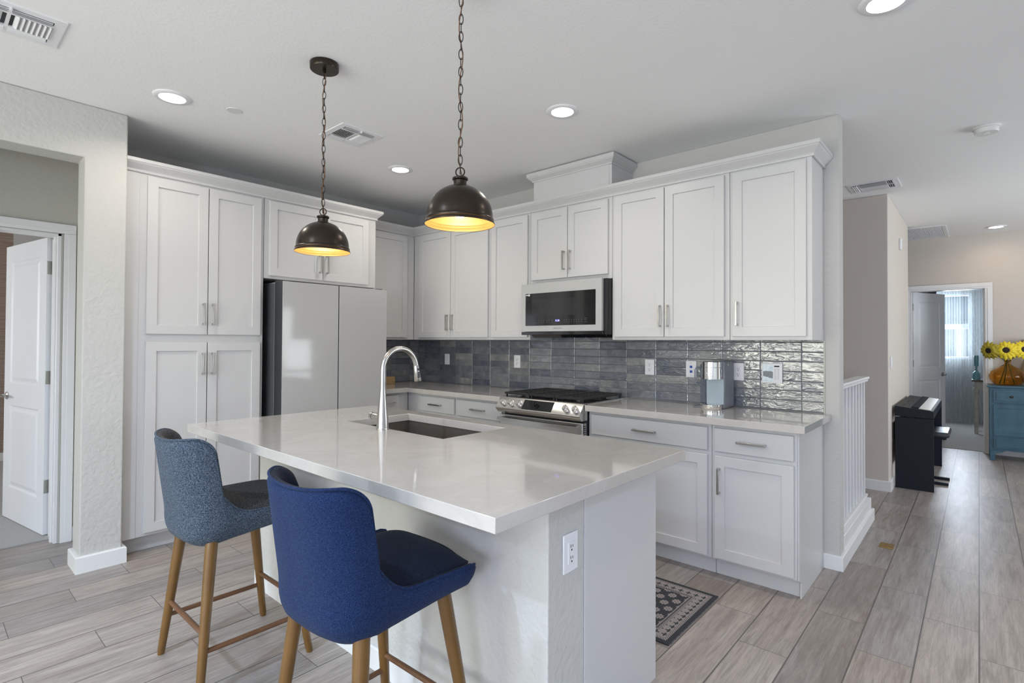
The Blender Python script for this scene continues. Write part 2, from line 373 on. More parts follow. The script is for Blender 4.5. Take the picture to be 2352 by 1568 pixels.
def prism(bm, poly, y0, y1, axis='y'):
    # poly in (a,b) extruded: axis y -> (a,*,b); axis x -> (*,a,b); axis z -> (a,b,*)
    f = {'y': lambda a, b_, t: (a, t, b_), 'x': lambda a, b_, t: (t, a, b_), 'z': lambda a, b_, t: (a, b_, t)}[axis]
    A = [bm.verts.new(f(a, b_, y0)) for a, b_ in poly]; C = [bm.verts.new(f(a, b_, y1)) for a, b_ in poly]
    n = len(poly)
    for i in range(n): bm.faces.new((A[i], A[(i+1) % n], C[(i+1) % n], C[i]))
    bm.faces.new(A[::-1]); bm.faces.new(C)
def obj(name, bm, m, parent=None, bevel=0, smooth=False, seg=2, loc=None, rotz=0):
    bmesh.ops.recalc_face_normals(bm, faces=bm.faces)
    me = bpy.data.meshes.new(name); bm.to_mesh(me); bm.free()
    for x in (m if isinstance(m, (list, tuple)) else [m]): me.materials.append(M[x] if isinstance(x, str) else x)
    o = bpy.data.objects.new(name, me); COL.objects.link(o)
    if parent: o.parent = parent
    if loc: o.location = loc
    if rotz: o.rotation_euler.z = rotz
    if bevel:
        b = o.modifiers.new('bevel', 'BEVEL'); b.width = bevel; b.segments = seg; b.limit_method = 'ANGLE'; b.angle_limit = R(40)
        b.harden_normals = False
    if smooth or bevel:
        for p in me.polygons: p.use_smooth = True
        me.set_sharp_from_angle(angle=R(38))
    return o
def tag(o, label, cat, group=None):
    o['label'] = label; o['category'] = cat
    if group: o['group'] = group
    return o
def thing(name, label, cat, loc=(0, 0, 0), rotz=0, group=None):
    o = bpy.data.objects.new(name, None); COL.objects.link(o); o.location = loc; o.rotation_euler = (0, 0, rotz); o.empty_display_size = .1
    return tag(o, label, cat, group)
def struct(name, bm, m, bevel=0, parent=None, smooth=False, label=None):
    o = obj(name, bm, m, parent, bevel, smooth)
    if not parent: o['kind'] = 'structure'
    if label: o['label'] = label
    return o
def dup(root, loc=None, rotz=None, label=None):
    r = root.copy(); COL.objects.link(r)
    if loc: r.location = loc
    if rotz is not None: r.rotation_euler.z = rotz
    if label: r['label'] = label
    for ch in list(root.children):
        c = ch.copy(); COL.objects.link(c); c.parent = r
        for g in ch.children:
            d = g.copy(); COL.objects.link(d); d.parent = c
    return r
def text(name, body, size, m, loc, rot, parent, ext=.0006):
    cu = bpy.data.curves.new(name, 'FONT'); cu.body = body; cu.size = size; cu.extrude = ext; cu.align_x = 'CENTER'; cu.align_y = 'CENTER'
    t = bpy.data.objects.new('tmp', cu); COL.objects.link(t); bpy.context.view_layer.update()
    me = bpy.data.meshes.new_from_object(t.evaluated_get(bpy.context.evaluated_depsgraph_get())); bpy.data.objects.remove(t)
    me.materials.clear(); me.materials.append(M[m])
    o = bpy.data.objects.new(name, me); COL.objects.link(o); o.parent = parent; o.location = loc; o.rotation_euler = rot; return o

CEIL = 2.701
# ------------------------------------------------------------------ room shell
struct('floor', B((.0-.125, 8.2, -7.6, 5.2, -.06, 0)), 'floor')
struct('ceiling', B((-4.2, 8.4, -7.8, 8.5, CEIL, CEIL+.1)), 'ceiling')
struct('wall_back', B((-.12, 3.9286, 0, .115, 0, CEIL)), 'wall', bevel=.006)
struct('wall_left', B((-.12, 0, -2.7775, 0, 0, CEIL)), 'wall')
# column between the kitchen and the left passage, with the header and the far side of the opening
bm = bmesh.new(); prism(bm, [(-7.6, 0), (-4.25, 0), (-4.25, 2.392), (-2.982, 2.392), (-2.982, 0), (-2.7775, 0), (-2.7775, CEIL), (-7.6, CEIL)], .49, .673, 'x')
struct('wall_left_column', bm, 'wall', bevel=.008)
struct('wall_left_return', B((.0, .49, -2.80, -2.7775, 0, CEIL)), 'wall')
# passage wall with the bedroom door opening (x = 0 plane)
struct('wall_passage', B((-.20, 0, -2.982, -2.80, 0, CEIL), (-.12, 0, -3.0, -2.982, 2.02, CEIL), (-.12, 0, -3.80, -3.0, 2.035, CEIL), (-.12, 0, -6.5, -3.80, 0, CEIL)), 'wallolive')
struct('wall_passage_end', B((0, .49, -4.45, -4.35, 0, CEIL)), 'wall')
# left bedroom
struct('floor_bedroom_left', B((-4.0, -.125, -6.5, -1.5, -.05, .008)), 'carpet')
struct('wall_bedroom_left_far', B((-3.62, -3.5, -6.5, -2.89, 0, CEIL)), 'grasscloth')
struct('wall_bedroom_left_side', B((-3.62, -3.5, -2.89, -1.5, 0, CEIL), (-3.5, -.12, -1.55, -1.45, 0, CEIL), (-4.0, -2.75, -6.6, -6.5, 0, CEIL), (-1.05, -.12, -6.6, -6.5, 0, CEIL), (-2.75, -1.05, -6.6, -6.5, 0, .85), (-2.75, -1.05, -6.6, -6.5, 2.15, CEIL)), 'wall')
struct('baseboard_bedroom_left', B((-3.5, -3.485, -6.5, -1.55, .008, .095)), 'trim')
# stair curb, hall block and hall walls
struct('wall_stair_curb', B((3.81, 3.9286, .115, 1.198, 0, .17)), 'trim', bevel=.004)
struct('wall_hall', B((2.2, 3.93, 2.23, 4.05, 0, CEIL)), ['wallwarmlit'], bevel=.006)
struct('wall_hall_end', B((2.2, 3.87, 5.095, 5.21, 0, CEIL), (3.87, 4.61, 5.095, 5.21, 2.035, CEIL), (4.61, 8.3, 5.095, 5.21, 0, CEIL)), 'wallwarmlit')
struct('wall_hall_left', B((2.1, 2.2, .115, 5.2, 0, CEIL)), 'wallwarmlit')
# far bedroom
struct('floor_bedroom_far', B((2.4, 7.0, 5.2, 8.3, -.05, .006)), 'carpet')
struct('wall_bedroom_far', B((2.4, 3.46, 8.2, 8.3, 0, CEIL), (4.47, 7.0, 8.2, 8.3, 0, CEIL), (3.46, 4.47, 8.2, 8.3, 0, 1.08), (3.46, 4.47, 8.2, 8.3, 2.2, CEIL), (2.3, 2.4, 5.2, 8.3, 0, CEIL), (7.0, 7.1, 5.2, 8.3, 0, CEIL)), 'wall')
# rear and right walls of the great room, with openings for the daylight
struct('wall_rear', B((.4, .9, -7.6, -7.5, 0, CEIL), (4.2, 5.25, -7.6, -7.5, 0, CEIL), (6.95, 8.2, -7.6, -7.5, 0, CEIL), (.9, 4.2, -7.6, -7.5, 2.25, CEIL), (5.25, 6.95, -7.6, -7.5, 2.15, CEIL), (5.25, 6.95, -7.6, -7.5, 0, .75)), 'wall')
struct('wall_right', B((8.1, 8.2, -7.6, -3.9, 0, CEIL), (8.1, 8.2, -.9, 1.5, 0, CEIL), (8.1, 8.2, 3.7, 5.2, 0, CEIL), (8.1, 8.2, -3.9, -.9, 0, .5), (8.1, 8.2, -3.9, -.9, 2.2, CEIL), (8.1, 8.2, 1.5, 3.7, 0, .6), (8.1, 8.2, 1.5, 3.7, 2.2, CEIL)), 'wall')
def window(n, axis, at, a0, a1, z0, z1, nv):
    s = .05
    def bb(p0, p1, q0, q1, d0=-.03, d1=.03):
        return (p0, p1, at+d0, at+d1, q0, q1) if axis == 'y' else (at+d0, at+d1, p0, p1, q0, q1)
    bs = [bb(a0, a1, z0, z0+s), bb(a0, a1, z1-s, z1), bb(a0, a0+s, z0+s, z1-s), bb(a1-s, a1, z0+s, z1-s)]
    for k in range(1, nv): c = a0+(a1-a0)*k/nv; bs.append(bb(c-s/2, c+s/2, z0+s, z1-s))
    o = struct('window_%d' % n, B(*bs), 'trim', bevel=.003)
    struct('pane', B(bb(a0+s, a1-s, z0+s, z1-s, -.003, .003)), 'pane', parent=o)
    return o
window(1, 'y', -7.55, .9, 4.2, 0, 2.25, 3)
window(2, 'y', -7.55, 5.25, 6.95, .75, 2.15, 2)
window(3, 'x', 8.15, -3.9, -.9, .5, 2.2, 3)
window(4, 'x', 8.15, 1.5, 3.7, .6, 2.2, 2)
# far bedroom window: upper and lower sash
o = struct('window_5', B((3.46, 4.47, 8.21, 8.27, 1.08, 1.12), (3.46, 4.47, 8.21, 8.27, 2.16, 2.2), (3.46, 3.51, 8.21, 8.27, 1.12, 2.16), (4.42, 4.47, 8.21, 8.27, 1.12, 2.16), (3.51, 4.42, 8.21, 8.27, 1.60, 1.68)), 'trim', bevel=.003)
struct('pane', B((3.51, 4.42, 8.235, 8.24, 1.12, 1.60)), 'pane', parent=o)
struct('pane', B((3.51, 4.42, 8.235, 8.24, 1.68, 2.16)), 'pane', parent=o)
window(6, 'y', -6.55, -2.75, -1.05, .85, 2.15, 2)  # unseen window added so the left bedroom fill can enter

# baseboards
def baseboard(name, path, h=.092, t=.016):
    bm = bmesh.new(); sweep(bm, path, [(0, 0), (t, 0), (t, h-.006), (t-.005, h), (0, h)])
    return struct(name, bm, 'trim')
bm = bmesh.new(); sweep(bm, [(.60, -2.7775), (.673, -2.7775), (.673, -2.982), (.49, -2.982), (.49, -2.90)][::-1], [(0, 0), (.019, 0), (.019, .088), (.014, .094), (0, .094)])
struct('baseboard_column', bm, 'trim')
baseboard('baseboard_range_wall', [(3.845, 0), (3.9286, 0), (3.9286, 1.198), (3.9286-.001+.0, 1.24), (3.80, 1.24)][:3]+[(3.9286, 1.23)], .085)
baseboard('baseboard_hall', [(2.2, 2.23), (3.93, 2.23), (3.93, 4.05), (2.2, 4.05)])
baseboard('baseboard_passage', [(0, -4.3), (0, -3.86)]); baseboard('baseboard_passage_right', [(0, -2.925), (0, -2.80), (.47, -2.80)])
baseboard('baseboard_hall_end', [(4.675, 5.095), (8.1, 5.095)][::1])

# ------------------------------------------------------------------ doors
def casing(name, axis, at, a0, a1, top, w=.062, t=.018):
    # flat casing with a stepped inner edge around an opening; front on +x (axis x) or -y (axis y)
    bs = []
    for d, ww in ((t, w), (t+.006, w-.022), (t*.6, w+.0)):
        for p0, p1, q0, q1 in ((a0-w, a0-w+ww, 0, top), (a1+w-ww, a1+w, 0, top), (a0-w, a1+w, top+w-ww, top+w)):
            if axis == 'x': bs.append((at, at+d, p0, p1, q0, q1))
            else: bs.append((p0, p1, at-d, at, q0, q1))
    return struct(name, B(*bs), 'trim', bevel=.002)
casing('trim_1', 'x', 0, -3.80, -2.972, 2.035)
struct('trim_2', B((-.20, 0, -3.002, -2.982, 0, 2.02), (-.12, 0, -3.80, -3.78, 0, 2.02), (-.12, 0, -3.80, -2.982, 2.018, 2.036), (-.075, -.04, -3.014, -3.002, 0, 2.018)), 'trim', bevel=.002)
casing('trim_3', 'y', 5.095, 3.87, 4.605, 2.025, w=.068)
struct('trim_4', B((3.87, 3.885, 5.095, 5.21, 0, 2.02), (4.595, 4.61, 5.095, 5.21, 0, 2.02), (3.87, 4.61, 5.095, 5.21, 2.02, 2.036), (4.583, 4.595, 5.13, 5.165, 0, 2.02)), 'trim', bevel=.002)

def panel_door(n, W, H, loc, rotz):
    """two-panel door leaf: local x along the width from the hinge, front faces -y, thickness to +y"""
    T = .036; bm = bmesh.new()
    xs = [0, .115, W-.115, W]; zs = [0, .235, .84, 1.0, H-.12, H]
    def face(y, sgn):
        grid = {}
        for i, x in enumerate(xs):
            for j, z in enumerate(zs): grid[i, j] = bm.verts.new((x, y, z))
        for i in range(3):
            for j in range(5):
                q = [grid[i, j], grid[i+1, j], grid[i+1, j+1], grid[i, j+1]]
                if i == 1 and j in (1, 3):
                    x0, x1, z0, z1 = xs[1], xs[2], zs[j], zs[j+1]; prev = q
                    for off, dep in ((.012, .007), (.022, .007), (.045, .001)):
                        nq = [bm.verts.new((a, y+sgn*dep, c)) for a, c in ((x0+off, z0+off), (x1-off, z0+off), (x1-off, z1-off), (x0+off, z1-off))]
                        for k in range(4): bm.faces.new((prev[k], prev[(k+1) % 4], nq[(k+1) % 4], nq[k]))
                        prev = nq
                    bm.faces.new(prev)
                else: bm.faces.new(q)
        return grid
    f = face(0, 1); g = face(T, -1)
    for j in range(5):
        bm.faces.new((f[0, j], f[0, j+1], g[0, j+1], g[0, j])); bm.faces.new((f[3, j], f[3, j+1], g[3, j+1], g[3, j]))
    for i in range(3):
        bm.faces.new((f[i, 0], f[i+1, 0], g[i+1, 0], g[i, 0])); bm.faces.new((f[i, 5], f[i+1, 5], g[i+1, 5], g[i, 5]))
    d = struct('door_%d' % n, bm, 'door'); d.location = loc; d.rotation_euler.z = rotz
    bm = bmesh.new(); hx = W-.065
    for s, y in ((-1, 0), (1, T)):
        lathe(bm, [(0, 0), (.028, 0), (.028, .006), (.014, .012), (.011, .04), (.013, .045), (0, .046)], (hx, y, .92-.015), 24, axis='y')
        if s < 0:
            for v in bm.verts:
                v.co.y = -v.co.y
        tube(bm, [(hx, y+s*.04, .905), (hx-.04, y+s*.044, .906), (hx-.105, y+s*.04, .903)], [.010, .008, .007], 10)
    obj('door_handle', bm, 'nickel', d, smooth=True)
    for z in (.28, 1.02, 1.77):
        h = obj('hinge', B((-.004, 0.0, .004, T-.002, z, z+.09)), 'hinge', d, bevel=.003)
        h['label'] = 'grey metal hinge leaf'
        h2 = bmesh.new(); tube(h2, [(-.006, -.003, z), (-.006, -.003, z+.09)], .006, 10); obj('hinge_pin', h2, 'hinge', h, smooth=True)
    return d
# left bedroom door, swung wide open into the room: leaf runs towards -x (local x -> direction (-.985,-.172))
ang = math.atan2(-.172, -.985)
d1 = panel_door(1, .775, 2.02, (-.222, -2.992, .012), ang)
ang2 = math.atan2(5.998-5.245, 4.175-3.872)
d2 = panel_door(2, .72, 2.015, (3.888, 5.235, .012), R(65))

# ------------------------------------------------------------------ cabinetry
def shaker(name, x0, x1, z0, z1, yf, parent, t=.02, stile=.057, rec=.009, m='cab'):
    bm = bmesh.new(); y = yf
    out = [(x0, z0), (x1, z0), (x1, z1), (x0, z1)]
    ch = .0015
    ring0 = [bm.verts.new((a, y+t, b_)) for a, b_ in out]
    ring1 = [bm.verts.new((a, y+ch, b_)) for a, b_ in out]
    sx = [1, -1, -1, 1]; sz = [1, 1, -1, -1]
    ring2 = [bm.verts.new((a+sx[i]*ch, y, b_+sz[i]*ch)) for i, (a, b_) in enumerate(out)]
    rings = [ring0, ring1, ring2]
    if stile:
        for off, dep in ((stile, 0), (stile+.002, rec), ):
            rings.append([bm.verts.new((a+sx[i]*off, y+dep, b_+sz[i]*off)) for i, (a, b_) in enumerate(out)])
    for p, q in zip(rings, rings[1:]):
        for k in range(4): bm.faces.new((p[k], p[(k+1) % 4], q[(k+1) % 4], q[k]))
    bm.faces.new(rings[-1]); bm.faces.new(ring0[::-1])
    return obj(name, bm, m, parent)
def pull(parent, x, z, yf, vertical=True, L=.145):
    bm = bmesh.new(); h = L/2; s = .0055
    if vertical:
        box(bm, x-s, x+s, yf-.034, yf-.024, z-h, z+h); box(bm, x-s, x+s, yf-.026, yf, z-h, z-h+.012); box(bm, x-s, x+s, yf-.026, yf, z+h-.012, z+h)
    else:
        box(bm, x-h, x+h, yf-.034, yf-.024, z-s, z+s); box(bm, x-h, x-h+.012, yf-.026, yf, z-s, z+s); box(bm, x+h-.012, x+h, yf-.026, yf, z-s, z+s)
    return obj('handle', bm, 'nickel', parent, bevel=.0012)
def cabinet(name, label, loc, rotz, x0, x1, z0, z1, D, doors=(), drawers=(), cat='cabinet', group=None, toe=False, endpanel=None):
    t = thing(name, label, cat, loc, rotz, group)
    bm = bmesh.new(); e = .0012
    if toe:
        box(bm, x0+e, x1-e, -D, -.002, .105, z1); box(bm, x0+e, x1-e, -D+.065, -.002, 0, .105)
    else: box(bm, x0+e, x1-e, -D, -.002, z0, z1)
    obj('body', bm, 'cab', t, bevel=.0015)
    for x, X, z, Z, h in doors:
        d = shaker('door', x, X, z, Z, -D-.0205, t)
        if h: pull(d, h[0], h[1], -D-.0205)
    for x, X, z, Z in drawers:
        d = shaker('drawer', x, X, z, Z, -D-.0205, t, stile=0)
        pull(d, (x+X)/2, (z+Z)/2, -D-.0205, False, .15)
    return t
ZB, ZT = 1.353, 2.400; dz0, dz1 = 1.375, 2.372; hz = 1.513
G1 = 'white shaker wall cabinets on the range wall'
cabinet('wall_cabinet', 'white two door wall cabinet in the corner left of the microwave', (0, 0, 0), 0, .307, 1.366, ZB, ZT, .305,
        [(.406, .865, dz0, dz1, (.835, hz)), (.871, 1.347, dz0, dz1, (.903, hz))], group=G1)
cabinet('wall_cabinet', 'narrow single door wall cabinet without visible pull, directly left of the microwave', (0, 0, 0), 0, 1.366, 1.812, ZB, ZT, .305,
        [(1.388, 1.794, dz0, dz1, None)], group=G1)
cabinet('wall_cabinet', 'short white two door cabinet directly above the microwave', (0, 0, 0), 0, 1.812, 2.573, 1.797, ZT, .305,
        [(1.838, 2.188, 1.83, dz1, (2.163, 1.962)), (2.194, 2.545, 1.83, dz1, (2.219, 1.962))], group=G1)
cabinet('wall_cabinet', 'tall white two door wall cabinet directly right of the microwave', (0, 0, 0), 0, 2.573, 3.399, ZB, ZT, .305,
        [(2.599, 2.974, dz0, dz1, (2.95, hz)), (2.980, 3.369, dz0, dz1, (3.005, hz))], group=G1)
cabinet('wall_cabinet', 'white single door wall cabinet at the right end above the coffee maker', (0, 0, 0), 0, 3.399, 3.85, ZB, ZT, .305,
        [(3.418, 3.822, dz0, dz1, (3.450, hz))], group=G1)
# fridge wall: local x runs along world +y, front faces +x
FW = R(90)
cabinet('wall_cabinet', 'white single door wall cabinet between refrigerator and corner', (.0, -.962, 0), FW, 0.0, .657, ZB, ZT, .305,
        [(.04, .562, dz0, dz1, None)])
cabinet('over_refrigerator_cabinet', 'deep white two door cabinet bridging the space above the refrigerator', (0, -1.925, 0), FW, 0.0, .962, 1.797, ZT, .605,
        [(.034, .457, 1.818, dz1, (.430, 1.945)), (.463, .880, 1.818, dz1, (.490, 1.945))])
obj_panel = tag(obj('refrigerator_side_panel', B((0.003, .605, -.978, -.9655, 0, 1.796)), 'cab', bevel=.0015), 'tall white panel standing right of the refrigerator', 'panel')
t = cabinet('pantry_cabinet', 'floor to crown white pantry cabinet with four shaker doors', (0, -2.775, 0), FW, 0.0, .848, 0, ZT, .605,
        [(.117, .468, dz0, dz1-.002, (.441, hz)), (.474, .823, dz0, dz1-.002, (.500, hz)),
         (.117, .468, .127, 1.323, (.441, 1.18)), (.474, .823, .127, 1.323, (.500, 1.18))], cat='pantry cabinet', toe=True)
obj('filler_strip', B((.002, .078, -.6075, -.604, .105, ZT)), 'cab', t, bevel=.001)
# chimney box above the microwave cabinet
t = thing('chimney_cover', 'white boxed cover with crown rising to the ceiling above microwave cabinet', 'range hood cover')
obj('body', B((1.842, 2.566, -.305, -.002, ZT+.001, 2.695)), 'cab', t, bevel=.0015)
obj('face_panel', B((1.862, 2.546, -.309, -.304, ZT+.001, 2.64)), 'cab', t, bevel=.001)
bm = bmesh.new(); crown_small = [(0, 2.625), (.005, 2.625), (.007, 2.634), (.034, 2.655), (.038, 2.662), (.041, 2.662), (.041, 2.692), (0, 2.692)]
sweep(bm, [(1.842, -.002), (1.842, -.31), (2.566, -.31), (2.566, -.002)], crown_small); obj('crown_molding', bm, 'cab', t)
prof = [(0, 2.386), (.010, 2.386), (.012, 2.392), (.012, 2.396), (.008, 2.401), (.012, 2.406), (.040, 2.434), (.044, 2.441), (.048, 2.443), (.048, 2.4635), (0, 2.4635)]
bm = bmesh.new(); sweep(bm, [(.305, -.962), (.305, -.305), (3.85, -.305), (3.85, -.002)], prof)
tag(obj('crown_molding', bm, 'cab'), 'white crown molding running along the range wall cabinets around the corner', 'molding')
bm = bmesh.new(); sweep(bm, [(.605, -2.775), (.605, -.963), (.003, -.963)], prof)
tag(obj('crown_molding', bm, 'cab'), 'white crown molding on the pantry and refrigerator cabinets', 'molding')
# cabinet tops (dust covers) so nothing is hollow above
# base cabinets
TZ = .874; BD = .585; dr0, dr1 = .722, .852; do0, do1 = .119, .696
G2 = 'white base cabinets under the range wall counters'
cabinet('base_cabinet', 'white base cabinet with one short drawer in the corner left of the range', (0, 0, 0), 0, .5855, 1.252, 0, TZ, BD,
        [(.773, 1.234, do0, do1, (1.2, .56))], [(.773, 1.234, dr0, dr1)], group=G2, toe=True)
cabinet('base_cabinet', 'white single drawer base cabinet directly left of the gas range', (0, 0, 0), 0, 1.252, 1.795, 0, TZ, BD,
        [(1.270, 1.776, do0, do1, (1.30, .56))], [(1.270, 1.776, dr0, dr1)], group=G2, toe=True)
cabinet('base_cabinet', 'white base cabinet with one wide drawer directly right of the range', (0, 0, 0), 0, 2.561, 3.393, 0, TZ, BD,
        [(2.591, 2.979, do0, do1, (2.95, .56)), (2.985, 3.373, do0, do1, (3.012, .56))], [(2.591, 3.373, dr0, dr1)], group=G2, toe=True)
t = cabinet('base_cabinet', 'white base cabinet with drawer and door at the right end of the counter', (0, 0, 0), 0, 3.393, 3.838, 0, TZ, BD,
        [(3.413, 3.823, do0, do1, (3.443, .558))], [(3.413, 3.823, dr0, dr1)], group=G2, toe=True)
bm = bmesh.new(); prism(bm, [(-BD, .105), (-BD, TZ), (-.002, TZ), (-.002, 0), (-BD+.045, 0), (-BD+.045, .08)], 3.838, 3.845, 'x'); obj('end_panel', bm, 'cab', t)
cabinet('base_cabinet', 'white one drawer base cabinet beside the refrigerator on its right', (0, -.962, 0), FW, 0.0, .376, 0, TZ, BD,
        [(.02, .264, do0, do1, None)], [(.0+.0, .264, dr0, dr1)], toe=True)

# counters
tag(obj('countertop', B((3.883-1.3222, 3.883, -.641, -.002, TZ, .914)), 'quartz', bevel=.002), 'white quartz counter between the range and the right end of the wall', 'countertop')
bm = bmesh.new(); prism(bm, [(.003, -.962), (.641, -.962), (.641, -.641), (1.795, -.641), (1.795, -.002), (.003, -.002)], TZ, .914, 'z')
tag(obj('countertop', bm, 'quartz', bevel=.002), 'white quartz counter turning the corner left of the range', 'countertop')
# backsplash
bm = B((.012, 3.845, -.008, -.001, .915, ZB-.001), (1.815, 2.57, -.008, -.001, ZB, 1.40))
tag(obj('tile_backsplash', bm, 'tilex'), 'glossy grey blue stacked tile backsplash along the range wall', 'backsplash')
tag(obj('tile_backsplash', B((.001, .009, -.962, -.009, .915, ZB-.001)), 'tiley'), 'dark grey tile backsplash on the short wall beside the refrigerator', 'backsplash')
tag(obj('tile_edge_strip', B((3.846, 3.852, -.010, -.001, .915, ZB-.001)), 'hinge'), 'thin metal strip finishing the right edge of the backsplash', 'edge trim')

# ------------------------------------------------------------------ island
t = thing('kitchen_island', 'white kitchen island with overhanging pony wall side facing the stools', 'kitchen island')
obj('pony_wall', B((1.585, 3.570, -2.36, -2.165, 0, .8735)), 'wall', t, bevel=.004)
bm = bmesh.new(); box(bm, 1.61, 3.567, -2.164, -1.672, .105, TZ-.0005)
for q in bm.faces[:]:
    if abs(q.calc_center_median().z-(TZ-.0005)) < 1e-5: bm.faces.remove(q)
box(bm, 1.61, 3.567, -2.164, -1.73, 0, .105)
obj('body', bm, 'cab', t)
obj('end_panel', B((3.567, 3.5725, -2.164, -1.655, 0, TZ)), 'cab', t, bevel=.001)
for a, b_ in ((1.62, 2.03), (2.035, 2.445), (2.45, 2.86), (2.865, 3.275)):
    d = obj('door', B((a+.004, b_-.004, -1.6715, -1.652, .12, .86)), 'cab', t, bevel=.0015)
obj('end_filler', B((3.28, 3.567, -1.6715, -1.655, .12, .86)), 'cab', t, bevel=.0015)
bm = bmesh.new(); sweep(bm, [(3.570, -2.36), (1.585, -2.36), (1.585, -2.165)][::-1], [(0, 0), (.016, 0), (.016, .086), (.011, .092), (0, .092)])
obj('baseboard', bm, 'trim', t)
# island counter with sink cut-out (ring of quads)
bm = bmesh.new(); xs = [1.556, 2.045, 2.804, 3.678]; ys = [-2.7095, -2.107, -1.704, -1.614]
V = {}
for k, z in ((0, TZ), (1, .914)):
    for i, x in enumerate(xs):
        for j, y in enumerate(ys): V[i, j, k] = bm.verts.new((x, y, z))
for i in range(3):
    for j in range(3):
        if (i, j) == (1, 1): continue
        for k in (0, 1): bm.faces.new((V[i, j, k], V[i+1, j, k], V[i+1, j+1, k], V[i, j+1, k]))
for i in range(3):
    for j in (0, 3): bm.faces.new((V[i, j, 0], V[i+1, j, 0], V[i+1, j, 1], V[i, j, 1]))
    for j in (0, 3): bm.faces.new((V[j, i, 0], V[j, i+1, 0], V[j, i+1, 1], V[j, i, 1]))
for j in (1, 2): bm.faces.new((V[1, j, 0], V[2, j, 0], V[2, j, 1], V[1, j, 1])); bm.faces.new((V[j, 1, 0], V[j, 2, 0], V[j, 2, 1], V[j, 1, 1]))
tag(obj('island_countertop', bm, 'quartz', bevel=.002), 'large white quartz slab on the island with sink cut out', 'countertop')
# undermount sink: open box with thickness
bm = bmesh.new(); sx0, sx1, sy0, sy1 = 2.038, 2.811, -2.114, -1.697; zb = .655
o_ = [(sx0-.012, sy0-.012), (sx1+.012, sy0-.012), (sx1+.012, sy1+.012), (sx0-.012, sy1+.012)]; i_ = [(sx0, sy0), (sx1, sy0), (sx1, sy1), (sx0, sy1)]
rA = [bm.verts.new((*p, TZ-.001)) for p in o_]; rB = [bm.verts.new((*p, TZ-.001)) for p in i_]; rC = [bm.verts.new((*p, zb)) for p in i_]; rD = [bm.verts.new((*p, zb-.01)) for p in o_]
for p, q in ((rA, rB), (rB, rC), (rD, rA)):
    for k in range(4): bm.faces.new((p[k], p[(k+1) % 4], q[(k+1) % 4], q[k]))
bm.faces.new(rC); bm.faces.new(rD[::-1])
t = thing('kitchen_sink', 'dark stainless single bowl sink set under the island counter', 'sink')
obj('basin', bm, 'sink', t)
bm = bmesh.new(); lathe(bm, [(0, .658), (.04, .658), (.05, .662), (.055, .657)], (2.42, -1.86, 0), 28); obj('drain', bm, 'steel', t, smooth=True)
# faucet
FX, FY = 2.400, -2.135
t = thing('faucet', 'brushed nickel pull down gooseneck faucet standing on the island', 'faucet', (FX, FY, .9145))
bm = bmesh.new(); lathe(bm, [(0, 0), (.031, 0), (.031, .004), (.029, .006), (.0265, .05), (.0175, .150), (.0135, .193), (.0135, .197), (0, .197)], n=40); obj('base', bm, 'nickel', t, smooth=True)
pts = [(0, 0, .195), (0, 0, .24), (0, .0, .285)]
for k in range(1, 17):
    a = math.pi-k/16*R(172); pts.append((0, .1+.1*math.cos(a), .285+.1*math.sin(a)))
e1 = Vector(pts[-1])
bm = bmesh.new(); tube(bm, pts, .0128, 18); obj('spout', bm, 'nickel', t, smooth=True)
dirn = Vector((0, .17, -1)).normalized()
bm = bmesh.new(); tube(bm, [e1, e1+dirn*.002, e1+dirn*.03, e1+dirn*.078, e1+dirn*.082], [.0128, .0138, .0150, .0188, .0165], 20); sh = obj('spray_head', bm, 'nickel', t, smooth=True)
bm = bmesh.new(); side = Vector((1, -.25, 0)).normalized()
lathe(bm, [(0, .0), (.0065, 0), (.0065, .004), (0, .005)], tuple(e1+dirn*.020+Vector((.0128, 0, 0))), 16, axis='x'); obj('button', bm, 'rubber', sh, smooth=True)
c_ = e1+dirn*.048+Vector((.0152, -.003, 0)); bm = bmesh.new(); box(bm, c_.x-.004, c_.x+.0035, c_.y-.0065, c_.y+.0065, c_.z-.016, c_.z+.016); obj('button', bm, 'rubber', sh, bevel=.004, seg=3)
bm = bmesh.new(); tube(bm, [(0, 0, .052), (-.045, -.005, .056), (-.062, -.007, .0575)], [.017, .0185, .0185], 20); hd = obj('handle', bm, 'nickel', t, smooth=True)
bm = bmesh.new(); tube(bm, [(-.066, -.007, .058), (-.082, -.009, .0595), (-.086, -.0095, .060)], [.0185, .0185, .014], 20); obj('handle_knob', bm, 'nickel', hd, smooth=True)

# ------------------------------------------------------------------ outlets and plates
def plate(name, label, cat, loc, rotz, w, h, kind, group=None):
    """plate centred on loc, faces local -y"""
    t = thing(name, label, cat, loc, rotz, group)
    obj('cover_plate', B((-w/2, w/2, -.006, 0, -h/2, h/2)), 'plate', t, bevel=.0025)
    def outlet():
        ins = obj('receptacle', B((-.017, .017, -.0085, -.005, -.034, .034)), 'plate', t, bevel=.0015)
        for s in (.018, -.018):
            obj('socket', B((-.0065, -.0045, -.0092, -.008, s-.001, s+.009), (.0045, .0065, -.0092, -.008, s-.001, s+.007), (-.0025, .0025, -.0092, -.008, s-.011, s-.006)), 'dark', ins)
    if kind == 'outlet': outlet()
    if kind == 'blank': obj('rocker', B((-.017, .017, -.009, -.005, -.034, .034)), 'plate', t, bevel=.002)
    if kind == 'data':
        for s in (.016, -.017): obj('data_jack', B((-.0085, .0085, -.010, -.005, s-.0085, s+.0085)), 'bluejack', t, bevel=.001)
        [obj('screw', B((-.003, .003, -.007, -.005, a, a+.005)), 'hinge', t) for a in (.042, -.047)]
    return t
WY = -.0085
plate('switch_plate', 'plain white switch plate on the backsplash nearest the corner', 'switch', (.4785, WY, 1.158), 0, .072, .108, 'blank')
